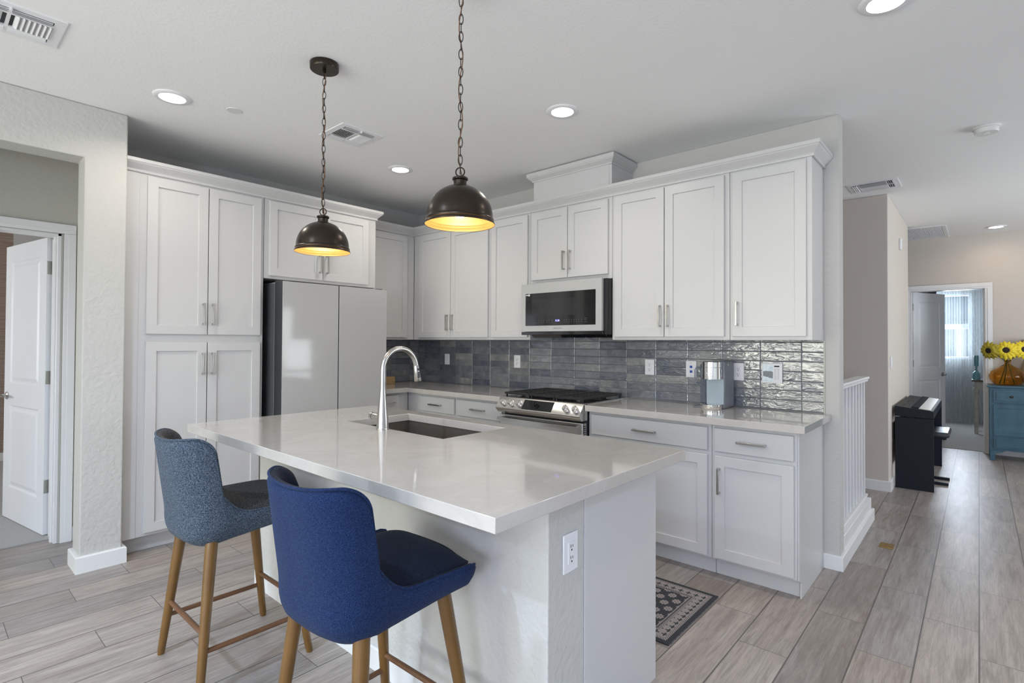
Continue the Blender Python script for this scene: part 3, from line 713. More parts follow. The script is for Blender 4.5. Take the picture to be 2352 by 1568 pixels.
plate('wall_outlet', 'white wall outlet on the backsplash left of the gas range', 'outlet', (1.422, WY, 1.16), 0, .074, .114, 'outlet')
plate('wall_outlet', 'white wall outlet on the backsplash between the range and coffee maker', 'outlet', (2.716, WY, 1.154), 0, .074, .114, 'outlet')
plate('data_outlet', 'white wall plate with two blue jacks left of the coffee maker', 'outlet', (3.032, WY, 1.151), 0, .076, .116, 'data')
plate('wall_outlet', 'white wall outlet on the backsplash just right of the coffee maker', 'outlet', (3.351, WY, 1.146), 0, .074, .115, 'outlet')
plate('wall_outlet', 'white outlet on the grey end of the island pony wall', 'outlet', (3.5705, -2.249, .671), R(90), .078, .122, 'outlet')
t = thing('wall_control_panel', 'square white control panel with a picture screen on the shiny right tiles', 'control panel', (3.56, WY, 1.145))
obj('housing', B((-.061, .061, -.012, 0, -.064, .064)), 'plate', t, bevel=.003)
b = NB('lake_photo_print'); X, Y, Z, O = b.xyz()
n1 = b.noise(O, 38, 4, .7); c = b.ramp(n1, [(.35, (.40, .52, .64)), (.5, (.62, .72, .80)), (.65, (.78, .84, .88))])
band = b.math('MULTIPLY', b.math('GREATER_THAN', b.math('ADD', b.math('ADD', Z, b.math('MULTIPLY', X, .28)), b.math('MULTIPLY', n1, .03)), -.018), b.math('LESS_THAN', b.math('ADD', Z, b.math('MULTIPLY', n1, .02)), .022))
c = b.mix(band, c, (.05, .07, .13)); b.L.new(c, b.p.inputs['Base Color']); b.p.inputs['Roughness'].default_value = .2
obj('screen', B((-.052, .006, -.0135, -.0115, -.052, .052)), b.m, t)
obj('button_column', B((.014, .026, -.0135, -.0115, -.040, .030), (.032, .044, -.0135, -.0115, -.040, .030)), 'plastic', t, bevel=.001)
obj('display_mark', B((.014, .044, -.0135, -.0115, .040, .048)), 'dark', t)
plate('switch_plate', 'white switch plate on the pale hall wall above the piano', 'switch', (3.9308, 2.42, 1.16), R(90), .118, .114, 'blank')
t = thing('wall_sensor', 'small white alarm sensor high on the pale hall wall', 'sensor', (3.9305, 3.15, 2.37), R(90))
obj('housing', B((-.035, .035, -.022, 0, -.06, .06)), 'plate', t, bevel=.008, seg=3)
# cork block on the counter
bm = bmesh.new(); box(bm, -.045, .045, -.012, .012, 0, .075); tag(obj('cork_block', bm, 'cork', bevel=.004, loc=(.19, -.50, .9145), rotz=R(60)), 'small brown cork block on the corner counter beside the refrigerator', 'cork block')
# brass floor outlet
bm = bmesh.new(); box(bm, -.038, .038, -.05, .05, .0005, .005)
fo = tag(obj('floor_outlet', bm, 'brass', bevel=.0015, loc=(4.082, .645, 0)), 'square brass outlet cover set in the floor near the railing', 'floor outlet')
obj('flip_lid', B((-.026, .026, -.038, .038, .005, .0062)), 'brass', fo, bevel=.0008)

# ------------------------------------------------------------------ refrigerator
t = thing('refrigerator', 'white glass front four door refrigerator with dark grey sides', 'refrigerator', (.05, -1.873, 0), FW)
FWd = .893
obj('body', B((.004, FWd-.004, -.615, -.05, .02, 1.760)), 'greyside', t, bevel=.004)
obj('top_cover', B((.03, .865, -.66, -.10, 1.7605, 1.772)), 'plastic', t, bevel=.003)
for a, b_ in ((0, .4440), (.4495, FWd)):
    for z0, z1 in ((.04, .772), (.782, 1.768)):
        d = obj('door', B((a, b_, -.744, -.623, z0, z1)), 'charcoal', t, bevel=.004)
        obj('glass_panel', B((a+.0015, b_-.0015, -.751, -.7445, z0+.002, z1-.002)), 'glasswhite', d, bevel=.0015)
obj('hinge_cap', B((.01, .07, -.70, -.60, 1.7605, 1.778)), 'charcoal', t, bevel=.004)
obj('hinge_cap', B((.825, .885, -.70, -.60, 1.7605, 1.778)), 'charcoal', t, bevel=.004)

# ------------------------------------------------------------------ microwave
t = thing('microwave', 'white and black over the range microwave under the short cabinet', 'microwave')
obj('body', B((1.812, 2.571, -.372, -.01, 1.392, 1.793)), 'blackside', t, bevel=.003)
bm = bmesh.new(); z0, z1, x0, x1 = 1.418, 1.794, 1.797, 2.543
box(bm, x0, x1, -.400, -.376, 1.418, 1.4625); box(bm, x0, x1, -.400, -.376, 1.7165, z1); box(bm, x0, 1.840, -.400, -.376, 1.4625, 1.7165); box(bm, 2.4925, x1, -.400, -.376, 1.4625, 1.7165)
bmesh.ops.remove_doubles(bm, verts=bm.verts, dist=.0001)
d = obj('door', bm, 'glasswhite', t)
gw = obj('window', B((1.8395, 2.493, -.3985, -.378, 1.462, 1.717)), 'blackgloss', d)
obj('inner_screen', B((1.905, 2.33, -.3988, -.397, 1.538, 1.668)), 'screen', gw)
obj('bottom_grille', B((1.797, 2.55, -.398, -.372, 1.392, 1.416)), 'blackgloss', t, bevel=.002)
bm = bmesh.new(); prism(bm, [(-.36, 1.3915), (-.33, 1.370), (-.05, 1.370), (-.02, 1.3915)], 1.87, 2.55, 'x'); obj('underside', bm, 'blackgloss', t)
RX = (R(90), 0, 0)
obj('sticker', B((1.868, 1.884, -.4000, -.3986, 1.697, 1.7125), (1.845, 1.864, -.4000, -.3986, 1.701, 1.709)), 'sticker', gw)
text('clock_display', '12:38', .019, 'clock', (2.152, -.3993, 1.499), RX, gw)
text('lettering', 'SAMSUNG', .0165, 'logo', (2.155, -.4005, 1.441), RX, d)
bm = bmesh.new()
for i in range(8):
    for z in (1.486, 1.502): box(bm, 1.915+i*.026, 1.925+i*.026, -.3992, -.3984, z, z+.0022)
for i in range(8):
    for z in (1.486, 1.502): box(bm, 2.215+i*.022, 2.219+i*.022, -.3992, -.3984, z, z+.004)
box(bm, 2.396, 2.418, -.3992, -.3984, 1.500, 1.502); box(bm, 2.396, 2.418, -.3992, -.3984, 1.511, 1.513); box(bm, 2.396, 2.418, -.3992, -.3984, 1.484, 1.486)
obj('button_markings', bm, 'dimtext', gw)

# ------------------------------------------------------------------ gas range
t = thing('gas_range', 'stainless slide in gas range with knobs and black grates', 'range')
XL, XR = 1.799, 2.557
bm = bmesh.new(); box(bm, XL+.004, XR-.004, -.60, -.02, .02, .905); obj('body', bm, 'charcoal', t, bevel=.002)
bm = bmesh.new(); prism(bm, [(-.60, .922), (-.638, .9225), (-.648, .917), (-.700, .843), (-.698, .834), (-.668, .806), (-.60, .806)], XL, XR, 'x')
cp = obj('control_panel', bm, 'steel', t, bevel=.002)
obj('cooktop', B((XL, XR, -.625, -.02, .9055, .921)), 'steel', t, bevel=.003)
obj('burner_tray', B((XL+.02, XR-.02, -.60, -.05, .9212, .9225)), 'blackgloss', t)
# display on the slanted face
nrm = Vector((0, -(.917-.843), -(.700-.648))).normalized(); nrm = Vector((0, -.818, .575)); upv = Vector((0, .575, .818))
def slanted(xa, xb, s0, s1, th):   # s measured up the slope from (-.700,.843)
    bm = bmesh.new(); base = Vector((0, -.700, .843)); vs = []
    for dth in (-.002, th):
        for s in (s0, s1):
            for x in (xa, xb): p = base+upv*s+nrm*dth; vs.append(bm.verts.new((x, p.y, p.z)))
    for f in ((0, 1, 3, 2), (4, 6, 7, 5), (0, 4, 5, 1), (2, 3, 7, 6), (0, 2, 6, 4), (1, 5, 7, 3)): bm.faces.new([vs[i] for i in f])
    return bm
ds = obj('display', slanted(2.050, 2.318, .008, .085, .002), 'blackgloss', cp)
def rknob(x, s, r, m, par, name='knob'):
    bm = bmesh.new(); base = Vector((0, -.700, .843))+upv*s
    tube(bm, [Vector((x, base.y, base.z))+nrm*h for h in (0, .004, .005, .024, .027)], [r*1.15, r*1.15, r*.9, r, r*.86], 28)
    k = obj(name, bm, m, par, smooth=True)
    bm = bmesh.new(); c = Vector((x, base.y, base.z))+nrm*.026
    vs = []
    for h in (0, .006):
        for s_ in (-r*.8, r*.8):
            for dx in (-.006, .006): p = c+nrm*h+upv*s_+Vector((dx, 0, 0)); vs.append(bm.verts.new(p))
    for f in ((0, 1, 3, 2), (4, 6, 7, 5), (0, 4, 5, 1), (2, 3, 7, 6), (0, 2, 6, 4), (1, 5, 7, 3)): bm.faces.new([vs[i] for i in f])
    obj('grip', bm, m, k, bevel=.0015)
for x in (1.857, 1.935, 2.015, 2.432, 2.510): rknob(x, .045, .021, 'steel', cp)
rknob(2.168, .05, .018, 'blackgloss', ds, 'dial')
# oven door and handle
od = obj('oven_door', B((XL+.003, XR-.003, -.655, -.605, .20, .790)), 'steel', t, bevel=.003)
obj('vent_slots', B(*[(XR-.0032, XR-.0026, -.650, -.615, .50+i*.014, .506+i*.014) for i in range(20)]), 'dark', od)
obj('oven_window', B((1.90, 2.46, -.6565, -.654, .32, .64)), 'blackgloss', od)
obj('drawer', B((XL+.003, XR-.003, -.655, -.605, .05, .192)), 'steel', t, bevel=.003)
bm = bmesh.new(); N = 14; prev = None
for i in range(N+1):
    f = i/N; x = XL+.02+f*(XR-XL-.04); y = -.690-.016*math.sin(math.pi*f); ring = [bm.verts.new((x, y+a, z)) for a, z in ((0, .748), (-.014, .750), (-.014, .774), (0, .776))]
    if prev:
        for k in range(4): bm.faces.new((prev[k], ring[k], ring[(k+1) % 4], prev[(k+1) % 4]))
    else: bm.faces.new(ring)
    prev = ring
bm.faces.new(prev[::-1]); box(bm, XL+.02, XL+.045, -.692, -.654, .75, .774); box(bm, XR-.045, XR-.02, -.692, -.654, .75, .774)
obj('oven_handle', bm, 'steel', od, smooth=True)
for gi, (ga, gb) in enumerate(((1.822, 2.062), (2.066, 2.290), (2.294, 2.534))):
    bm = bmesh.new(); z0, z1 = .941, .955
    box(bm, ga, gb, -.622, -.602, z0, z1); box(bm, ga, gb, -.115, -.100, z0, z1); box(bm, ga, ga+.012, -.602, -.115, z0, z1); box(bm, gb-.012, gb, -.602, -.115, z0, z1)
    n = 9
    for k in range(1, n): y = -.61+.5*k/n; box(bm, ga+.012, gb-.012, y-.0045, y+.0045, z0+.002, z1)
    cx = (ga+gb)/2; box(bm, cx-.005, cx+.005, -.602, -.115, z0+.002, z1)
    for x in (ga+.004, gb-.016):
        for y in (-.612, -.115): box(bm, x, x+.012, y, y+.012, .9225, z0)
    obj('grate', bm, 'black', t, bevel=.0015)
for x, y, r in ((1.94, -.48, .05), (1.94, -.22, .04), (2.178, -.36, .055), (2.414, -.48, .045), (2.414, -.22, .05)):
    bm = bmesh.new(); lathe(bm, [(0, .9365), (r*.7, .9365), (r*.75, .932), (r, .930), (r, .9226)], (x, y, 0), 28); obj('burner', bm, 'black', t, smooth=True)

# ------------------------------------------------------------------ coffee maker
t = thing('coffee_maker', 'slate grey coffee maker with chrome head on the right counter', 'coffee maker', (3.262, -.115, .9145))
obj('body', B((-.050, .068, -.088, .088, .0, .302)), 'coffeegrey', t, bevel=.008)
obj('front_plate', B((-.046, .064, -.094, -.0885, .028, .19)), 'coffeeblue', t, bevel=.002)
bm = bmesh.new(); lathe(bm, [(0, .188), (.058, .188), (.061, .19), (.061, .262), (.0585, .264), (.0605, .266), (.0605, .298), (.055, .302), (0, .303)], (-.003, -.115, 0), 44); hd = obj('brew_head', bm, 'chrome', t, smooth=True)
text('lettering', 'KEURIG', .0135, 'logow', (.008, -.1768, .228), RX, hd)
bm = bmesh.new(); lathe(bm, [(0, .0), (.063, .0), (.064, .002), (.064, .028), (.060, .031), (0, .030)], (.0, -.135, 0), 44); obj('drip_tray', bm, 'chrome', t, smooth=True)
bm = bmesh.new(); box(bm, -.092, -.052, -.085, .06, .028, .285); rs = obj('water_tank', bm, 'clearplastic', t, bevel=.008, seg=3)
obj('tank_base', B((-.092, -.0515, -.085, .06, 0, .027)), 'chrome', t, bevel=.004)
bm = bmesh.new(); tube(bm, [(-.085, -.083, .262), (-.108, -.100, .262), (-.116, -.108, .245), (-.116, -.108, .17), (-.108, -.102, .15), (-.085, -.083, .145)], .0055, 12); obj('tank_handle', bm, 'clearplastic', rs, smooth=True)
bm = bmesh.new(); lathe(bm, [(0, 0), (.006, 0), (.006, .004), (0, .005)], (.0685, -.04, .28), 16, axis='x'); obj('side_knob', bm, 'chrome', t, smooth=True)
bm = bmesh.new(); tube(bm, [(-.09, .04, .006), (-.125, -.02, .0045), (-.135, -.075, .0045), (-.125, -.12, .0045), (-.1, -.10, .0045), (-.07, -.085, .006)], .003, 8); obj('power_cord', bm, 'coffeegrey', t, smooth=True)

# ------------------------------------------------------------------ pendants
def pendant(x, y, label):
    t = thing('pendant_lamp', label, 'pendant lamp', (x, y, 0), 0, 'dome pendant lamps over the island')
    bm = bmesh.new(); lathe(bm, [(0, 2.6995), (.068, 2.6995), (.069, 2.698), (.068, 2.672), (.066, 2.669), (0, 2.669)], n=48); obj('canopy', bm, 'bronze', t, smooth=True)
    bm = bmesh.new(); lathe(bm, [(0, 2.670), (.008, 2.668), (.008, 2.655), (0, 2.652)], n=16)
    z = 2.648; k = 0; prs = []
    bot = 1.985
    pitch_ = .0325; n = int((z-bot)/pitch_)
    pitch_ = (z-bot)/n
    for k in range(n+1):
        c = z-pitch_*k-.004; hz_, hw = .0205, .0078; a = R(48) if k % 2 else R(-42)
        loop = []
        for i in range(16):
            th = 2*math.pi*i/16; px = hw*math.cos(th); pz = hz_*math.sin(th)*(.86+.14*abs(math.sin(th)))
            loop.append((px*math.cos(a), px*math.sin(a), c+pz))
        tube(bm, loop, .00165, 6, closed=True)
    obj('chain', bm, 'bronze', t, smooth=True)
    bm = bmesh.new(); pts = []
    for i in range(60):
        f = i/59; pts.append((.0085*math.sin(f*19)*(1 if f < .97 else .2), .006*math.cos(f*19), 2.668-(2.668-1.955)*f))
    tube(bm, pts, .0022, 6); c = obj('cord', bm, 'stretcher', t, smooth=True)
    bm = bmesh.new(); loop = [(.0165*math.cos(th)*math.cos(R(35)), .0165*math.cos(th)*math.sin(R(35)), 1.969+.0165*math.sin(th)) for th in [2*math.pi*i/28 for i in range(28)]]
    tube(bm, loop, .0026, 8, closed=True); obj('ring', bm, 'bronze', t, smooth=True)
    bm = bmesh.new(); lathe(bm, [(0, 1.9515), (.010, 1.951), (.026, 1.948), (.0295, 1.945), (.0295, 1.939), (.0245, 1.935), (.0235, 1.922), (.0265, 1.920), (.0265, 1.916), (0, 1.914)], n=36); obj('cap', bm, 'bronze', t, smooth=True)
    # shade: outer dome and inner golden lining
    outer = []; Rr = .1235
    for i in range(17):
        a = R(90-12.5)*(1-i/16)
        outer.append((Rr*math.cos(a)**.96, 1.797+.1215*math.sin(a)))
    outer = [(.020, 1.9165)]+outer+[(.1245, 1.793), (.1275, 1.790), (.1275, 1.785), (.1262, 1.783), (.1305, 1.776), (.1305, 1.772)]
    bm = bmesh.new(); inner = [(max(r-.0022, .0), z_-.002 if r < .12 else z_) for r, z_ in outer][::-1]
    inner[0] = (.1290, 1.772); lathe(bm, outer+[(.1298, 1.7705), (.1290, 1.772)], n=64); sh = obj('shade', bm, 'bronze', t, smooth=True)
    bm = bmesh.new(); lathe(bm, inner, n=64); obj('lining', bm, 'gold', sh, smooth=True)
    bm = bmesh.new(); loop = [(.1258*math.cos(th), .1258*math.sin(th), 1.783) for th in [2*math.pi*i/64 for i in range(64)]]; tube(bm, loop, .0012, 6, closed=True); obj('lining_line', bm, 'goldrim', sh, smooth=True)
    bm = bmesh.new(); lathe(bm, [(.012, 1.910), (.013, 1.875), (.018, 1.862), (.029, 1.842), (.031, 1.828), (.027, 1.812), (.016, 1.801), (0, 1.798)], n=28); bb = obj('bulb', bm, 'bulb', t, smooth=True)
    l = bpy.data.lights.new('pendant_light', 'POINT'); l.energy = 3.0; l.color = (1, .86, .70); l.shadow_soft_size = .03
    lo = bpy.data.objects.new('pendant_light', l); COL.objects.link(lo); lo.parent = t; lo.location = (0, 0, 1.785)
    return t
pendant(2.133, -2.305, 'dark bronze dome pendant on a chain above the island sink faucet, left one of two')
pendant(3.094, -2.286, 'dark bronze dome pendant nearer the camera, chain running out of the top, right one')

# ------------------------------------------------------------------ ceiling fixtures
def downlight(x, y, label, e=4.6, col=(1, .92, .81)):
    t = thing('recessed_downlight', label, 'ceiling light', (x, y, CEIL), 0, 'recessed downlights in the ceiling')
    bm = bmesh.new(); lathe(bm, [(.062, -.004), (.066, -.009), (.085, -.009), (.094, -.003), (.095, 0)], n=48); obj('trim_ring', bm, 'plate', t, smooth=True)
    bm = bmesh.new(); lathe(bm, [(0, -.006), (.0625, -.006), (.0625, -.003), (0, -.003)], n=40); obj('lens', bm, 'lens', t)
    l = bpy.data.lights.new('downlight_lamp', 'AREA'); l.shape = 'DISK'; l.size = .12; l.energy = e; l.color = col; l.spread = R(150)
    lo = bpy.data.objects.new('downlight_lamp', l); COL.objects.link(lo); lo.parent = t; lo.location = (0, 0, -.012)
downlight(1.156, -2.682, 'recessed downlight in the ceiling in front of the pantry')
downlight(1.112, -1.083, 'recessed downlight in the ceiling in front of the refrigerator, beyond the vent')
downlight(2.706, -1.105, 'recessed downlight in the ceiling in front of the microwave')
downlight(4.275, -1.083, 'recessed downlight cut by the top edge, above the open floor at right')
downlight(4.703, 4.68, 'small distant recessed downlight in the hall ceiling above the blue cabinet', 1.0, (1, .70, .38))
for x in (2.7, 5.9): 
    for y in (-4.6, -6.2): downlight(x, y, 'added unseen fill downlight in the great room ceiling behind the camera', 29, (.73, .96, 1.3))  # unseen lamps added behind the camera for extra cool light
bm = bmesh.new(); lathe(bm, [(0, -.004), (.040, -.004), (.043, 0)], (1.236, -2.383, CEIL), 36); tag(obj('sprinkler_cover', bm, 'plastic', smooth=True), 'small flat round cap on the ceiling left of the pendant canopy', 'sprinkler cover')
t = thing('smoke_detector', 'round white smoke detector on the ceiling above the hall floor', 'smoke detector', (4.589, .835, CEIL))
bm = bmesh.new(); lathe(bm, [(.069, 0), (.069, -.008), (.066, -.010), (0, -.010)], n=44); obj('base_ring', bm, 'plastic', t, smooth=True)
bm = bmesh.new(); lathe(bm, [(.060, -.010), (.060, -.030), (.056, -.036), (0, -.037)], n=44); bd = obj('housing', bm, 'plastic', t, smooth=True)
bm = bmesh.new(); lathe(bm, [(0, -.039), (.014, -.039), (.016, -.036)], n=24); obj('test_button', bm, 'plate', bd, smooth=True)

def vent(label, x0, x1, y0, y1, kind, along='y'):
    t = thing('ceiling_vent', label, 'air vent', ((x0+x1)/2, (y0+y1)/2, CEIL))
    W, H = (x1-x0)/2, (y1-y0)/2; fr = .038; a, b_ = W-fr, H-fr
    bm = B((-W, W, -H, -b_, -.006, 0), (-W, W, b_, H, -.006, 0), (-W, -a, -b_, b_, -.006, 0), (a, W, -b_, b_, -.006, 0)); bmesh.ops.remove_doubles(bm, verts=bm.verts, dist=.0001)
    obj('frame', bm, 'plate', t)
    obj('duct', B((-a, a, -b_, b_, -.0008, -.0002)), 'duct', t)
    bm = bmesh.new()
    def slat(x, y, lx, ly, tilt, ax):   # thin tilted blade
        z0, z1 = -.002, -.013; th = .0012
        if ax == 'y':   # blade runs along y, tilts in x
            prism(bm, [(x-th, z0), (x+th, z0), (x+th+tilt, z1), (x-th+tilt, z1)], y-ly, y+ly, 'y')
        else:
            prism(bm, [(y-th, z0), (y+th, z0), (y+th+tilt, z1), (y-th+tilt, z1)], x-lx, x+lx, 'x')
    if kind == 'supply':
        # three long blades on each long side, short cross blades between, split by a centre bar
        for s in (-1, 1):
            for k in range(3):
                xx = s*(a-.008-k*.013)
                for h in (-1, 1): slat(xx, h*b_/2, 0, b_/2-.006, s*.008, 'y')
        m_ = a-.045; n = 7
        for h in (-1, 1):
            for k in range(n): slat(0, h*(.012+(b_-.02)*(k+.5)/n), m_, 0, .012*h, 'x')
        box(bm, -a, a, -.006, .006, -.008, -.001)
        obj('louvers', bm, 'plate', t)
        for s in (-1, 1): obj('divider_bar', B((s*(m_+.002)-.003, s*(m_+.002)+.003, -b_, b_, -.010, -.001)), 'plate', t)
        bm = bmesh.new(); box(bm, a+.004, a+.016, -.004, .004, -.018, -.004); obj('damper_lever', bm, 'plate', t, bevel=.001)
    else:
        n = int(2*a/.0165); m2 = int(2*b_/.04)
        for k in range(n+1): x = -a+2*a*k/n; box(bm, x-.0022, x+.0022, -b_, b_, -.005, -.0012)
        for k in range(m2*2+1): y = -b_+2*b_*k/(m2*2); box(bm, -a, a, y-.0022, y+.0022, -.005, -.0012)
        obj('grid', bm, 'plate', t)
vent('square white ceiling vent beside the left pendant chain', 1.282, 1.578, -1.868, -1.570, 'supply')
vent('white ceiling vent cut by the top left edge, over the passage opening', 1.313, 1.607, -3.56, -3.205, 'supply')
vent('white ceiling vent above the stair railing just before the hall wall', 3.692, 4.052, 1.70, 2.02, 'supply')
vent('large white gridded return grille in the far hall ceiling', 3.72, 4.268, 4.18, 5.05, 'grid')

# ------------------------------------------------------------------ rug
RW, RL = .60, .90
rx1, ry1 = 3.516, -.815
bm = bmesh.new(); box(bm, -RL/2, RL/2, -RW/2, RW/2, .0006, .007)
rug = obj('floor_rug', bm, rug_material(RL, RW), bevel=.002, loc=(rx1-RL/2, ry1-RW/2, 0))
tag(rug, 'small dark oriental rug with pale rosettes on the floor behind the island', 'rug')

# ------------------------------------------------------------------ bar stools
def stool(label, fab, fabin, x, y, rot):
    t = thing('bar_stool', label, 'bar stool', (x, y, 0), rot, 'upholstered bar stools at the island')
    w, yb, yf, zt, zr = .238, -.232, .245, .962, .655
    base = []
    y1 = -.06; n_ = 3.0
    def wid(y): return w-.030*max(0, min(1, (.20-y)/.30))
    for i in range(15): y = yf-.03-(yf-.03-y1)*i/14; base.append((wid(y), y))
    for i in range(1, 120):
        th = math.pi*i/120; c, s = math.cos(th), math.sin(th)
        base.append((wid(y1)*math.copysign(abs(c)**(2/n_), c), y1-(y1-yb)*abs(s)**(2/n_)))
    for i in range(15): y = y1+(yf-.03-y1)*i/14; base.append((-wid(y), y))
    base = [(base[0][0]-.012, yf-.006)]+base+[(base[-1][0]+.012, yf-.006)]
    bl = [0]
    for p, q in zip(base, base[1:]): bl.append(bl[-1]+math.dist(p, q))
    mid = bl[-1]/2; e = .262                   # e: arc distance of the ear edge from the back centre
    ss = []
    k = -mid
    marks = [-mid+.0, ]
    def dens(a): d = abs(abs(a)-e); return .0022 if d < .016 else (.006 if d < .07 else (.010 if d < .15 else .018))
    x_ = 0.0; half = [0.0]
    while x_ < mid-1e-6: x_ = min(mid, x_+dens(x_)); half.append(x_)
    ss = [-v for v in half[::-1]]+half[1:]
    path = []
    j = 0
    for a in ss:
        a2 = a+mid
        while j < len(bl)-2 and bl[j+1] < a2: j += 1
        f = (a2-bl[j])/max(1e-9, bl[j+1]-bl[j]); f = max(0, min(1, f))
        path.append((base[j][0]+(base[j+1][0]-base[j][0])*f, base[j][1]+(base[j+1][1]-base[j][1])*f))
    N = len(path)
    def sm(x_): x_ = max(0, min(1, x_)); return x_*x_*(3-2*x_)
    nrm = []
    for i in range(N):
        a = Vector(path[max(i-2, 0)]); b_ = Vector(path[min(i+2, N-1)]); d = (b_-a).normalized(); nrm.append(Vector((-d.y, d.x)))
        if nrm[-1].dot(Vector(path[i])-Vector((0, -.02))) < 0: nrm[-1] = -nrm[-1]
    def top(i):
        s = abs(ss[i])-e
        if s <= -.07: f = 1
        elif s <= 0: q = (s+.07)/.07; f = 1-.24*(1-math.sqrt(max(0, 1-q*q)))
        elif s <= .012: f = .76-.50*(s/.012)
        else: q = min(1, (s-.012)/.115); f = .26*(1-q)**2.4
        z = zr+(zt-zr)*f-.012*(1-sm(abs(ss[i])/.2))*1.0
        q = max(0, (abs(ss[i])-mid+.035)/.035); z -= .028*(1-math.sqrt(max(0, 1-q*q)))
        return z
    def bot(i):
        y_ = path[i][1]; f = sm((y_-yb)/(yf-yb)); q = max(0, (abs(ss[i])-mid+.04)/.04); return .541+.044*f+.034*(1-math.sqrt(max(0, 1-q*q)))
    rows = 20; bm = bmesh.new(); outer = []; inner = []
    th = .034
    for i in range(N):
        zt_, zb_ = top(i), bot(i); co, ci = [], []
        p = Vector(path[i]); nn = nrm[i]
        for k in range(rows+1):
            f = k/rows; z = zb_+(zt_-zb_)*f
            # bowl in at the bottom, lean back at the top
            q = max(0, 1-(z-zb_)/.085); ins = .040*(1-math.sqrt(max(0, 1-q*q)))
            lean = .045*max(0, (z-zr)/(zt-zr))*max(0, -p.y-.02)/.215
            flare = .0
            edge = max(0, 1-(zt_-z)/.012); er = .010*(1-math.sqrt(max(0, 1-edge*edge)))
            po = p-nn*(ins+er); pi = p-nn*(th+ins*0-er)
            co.append(bm.verts.new((po.x, po.y-lean, z))); ci.append(bm.verts.new((pi.x, pi.y-lean, max(z, zb_+.01)+(0.004 if k == rows else 0)*0)))
        outer.append(co); inner.append(ci)
    for i in range(N-1):
        for k in range(rows):
            bm.faces.new((outer[i][k], outer[i+1][k], outer[i+1][k+1], outer[i][k+1])).material_index = 0
            bm.faces.new((inner[i][k], inner[i][k+1], inner[i+1][k+1], inner[i+1][k])).material_index = 1
        bm.faces.new((outer[i][rows], outer[i+1][rows], inner[i+1][rows], inner[i][rows])).material_index = 1
        bm.faces.new((outer[i][0], inner[i][0], inner[i+1][0], outer[i+1][0]))
    for e_ in (0, N-1):
        for k in range(rows): bm.faces.new((outer[e_][k], outer[e_][k+1], inner[e_][k+1], inner[e_][k]))
    piping = [outer[i][rows].co.copy()+Vector((nrm[i].x, nrm[i].y, 0))*.003 for i in range(N)]
    o = obj('backrest', bm, [fab, fabin], t, smooth=True)
    o.data.set_sharp_from_angle(angle=R(70))
    bm = bmesh.new(); piping = [Vector((piping[0].x, piping[0].y+.003, bot(0)+.012))]+piping+[Vector((piping[-1].x, piping[-1].y+.003, bot(0)+.012))]
    tube(bm, piping, .0042, 8); obj('piping', bm, fab, o, smooth=True)
    # seat base (underside closed), front band and crowned cushion
    bm = bmesh.new(); G = 18; hw = w-.004
    def grid(zf, rad, y0, y1_, z_side):
        vs = []
        for a in range(G+1):
            row = []
            for b2 in range(G+1):
                u, v = a/G*2-1, b2/G*2-1
                # squircle mapping with rounded corners
                uu, vv = u*math.sqrt(1-.13*v*v), v*math.sqrt(1-.13*u*u)
                X_ = uu*rad; Y_ = (y0+y1_)/2+vv*(y1_-y0)/2
                row.append(bm.verts.new((X_, Y_, zf(u, v))))
            vs.append(row)
        return vs
    tp = grid(lambda u, v: .648+.050*(1-u**4)*(1-v**6)**.8, hw-.030, -.165, yf, 0)
    bt = grid(lambda u, v: .588 if v > -.2 else .572, hw-.055, -.13, yf-.004, 0)
    for a in range(G):
        for b2 in range(G):
            bm.faces.new((tp[a][b2], tp[a+1][b2], tp[a+1][b2+1], tp[a][b2+1])); bm.faces.new((bt[a][b2], bt[a][b2+1], bt[a+1][b2+1], bt[a+1][b2]))
        bm.faces.new((tp[a][0], bt[a][0], bt[a+1][0], tp[a+1][0])); bm.faces.new((tp[a][G], tp[a+1][G], bt[a+1][G], bt[a][G]))
        bm.faces.new((tp[0][a], tp[0][a+1], bt[0][a+1], bt[0][a])); bm.faces.new((tp[G][a], bt[G][a], bt[G][a+1], tp[G][a+1]))
    s_ = obj('seat', bm, fabin, t, smooth=True)
    bm = bmesh.new(); box(bm, -.165, .165, -.14, .17, .562, .585); obj('seat_frame', bm, 'dark', t, bevel=.01)
    # legs
    tops = {}; feet = {}
    for sx_ in (-1, 1):
        for nm_, fy, ty in (('b', -.197, -.135), ('f', .235, .150)):
            a, b2 = Vector((sx_*.160, ty, .582)), Vector((sx_*.226, fy, .0)); tops[sx_, nm_] = a; feet[sx_, nm_] = b2
            bm = bmesh.new(); tube(bm, [a+(b2-a)*f for f in (0, .1, .3, .6, .97, 1)], [.0225, .0225, .021, .018, .0148, .0125], 20)
            obj('leg', bm, 'legwood', t, smooth=True)
    def at(key, z): a, b2 = tops[key], feet[key]; f = (a.z-z)/(a.z-b2.z); return a+(b2-a)*f
    for k1, k2, z in (((-1, 'b'), (-1, 'f'), .165), ((1, 'b'), (1, 'f'), .165), ((-1, 'b'), (1, 'b'), .225), ((-1, 'f'), (1, 'f'), .225)):
        p, q = at(k1, z), at(k2, z); bm = bmesh.new(); tube(bm, [p, p+(q-p)*.04, p+(q-p)*.5, q-(q-p)*.04, q], [.007, .0095, .010, .0095, .007], 10)
        obj('stretcher', bm, 'stretcher', t, smooth=True)
    return t
stool('blue grey tweed bar stool with brown wooden legs, farther from the camera', 'fab_grey', 'fab_greyin', 2.152, -2.718, .0)
stool('navy blue woven bar stool with brown wooden legs, nearest the camera', 'fab_navy', 'fab_navyin', 3.158, -2.708, .02)

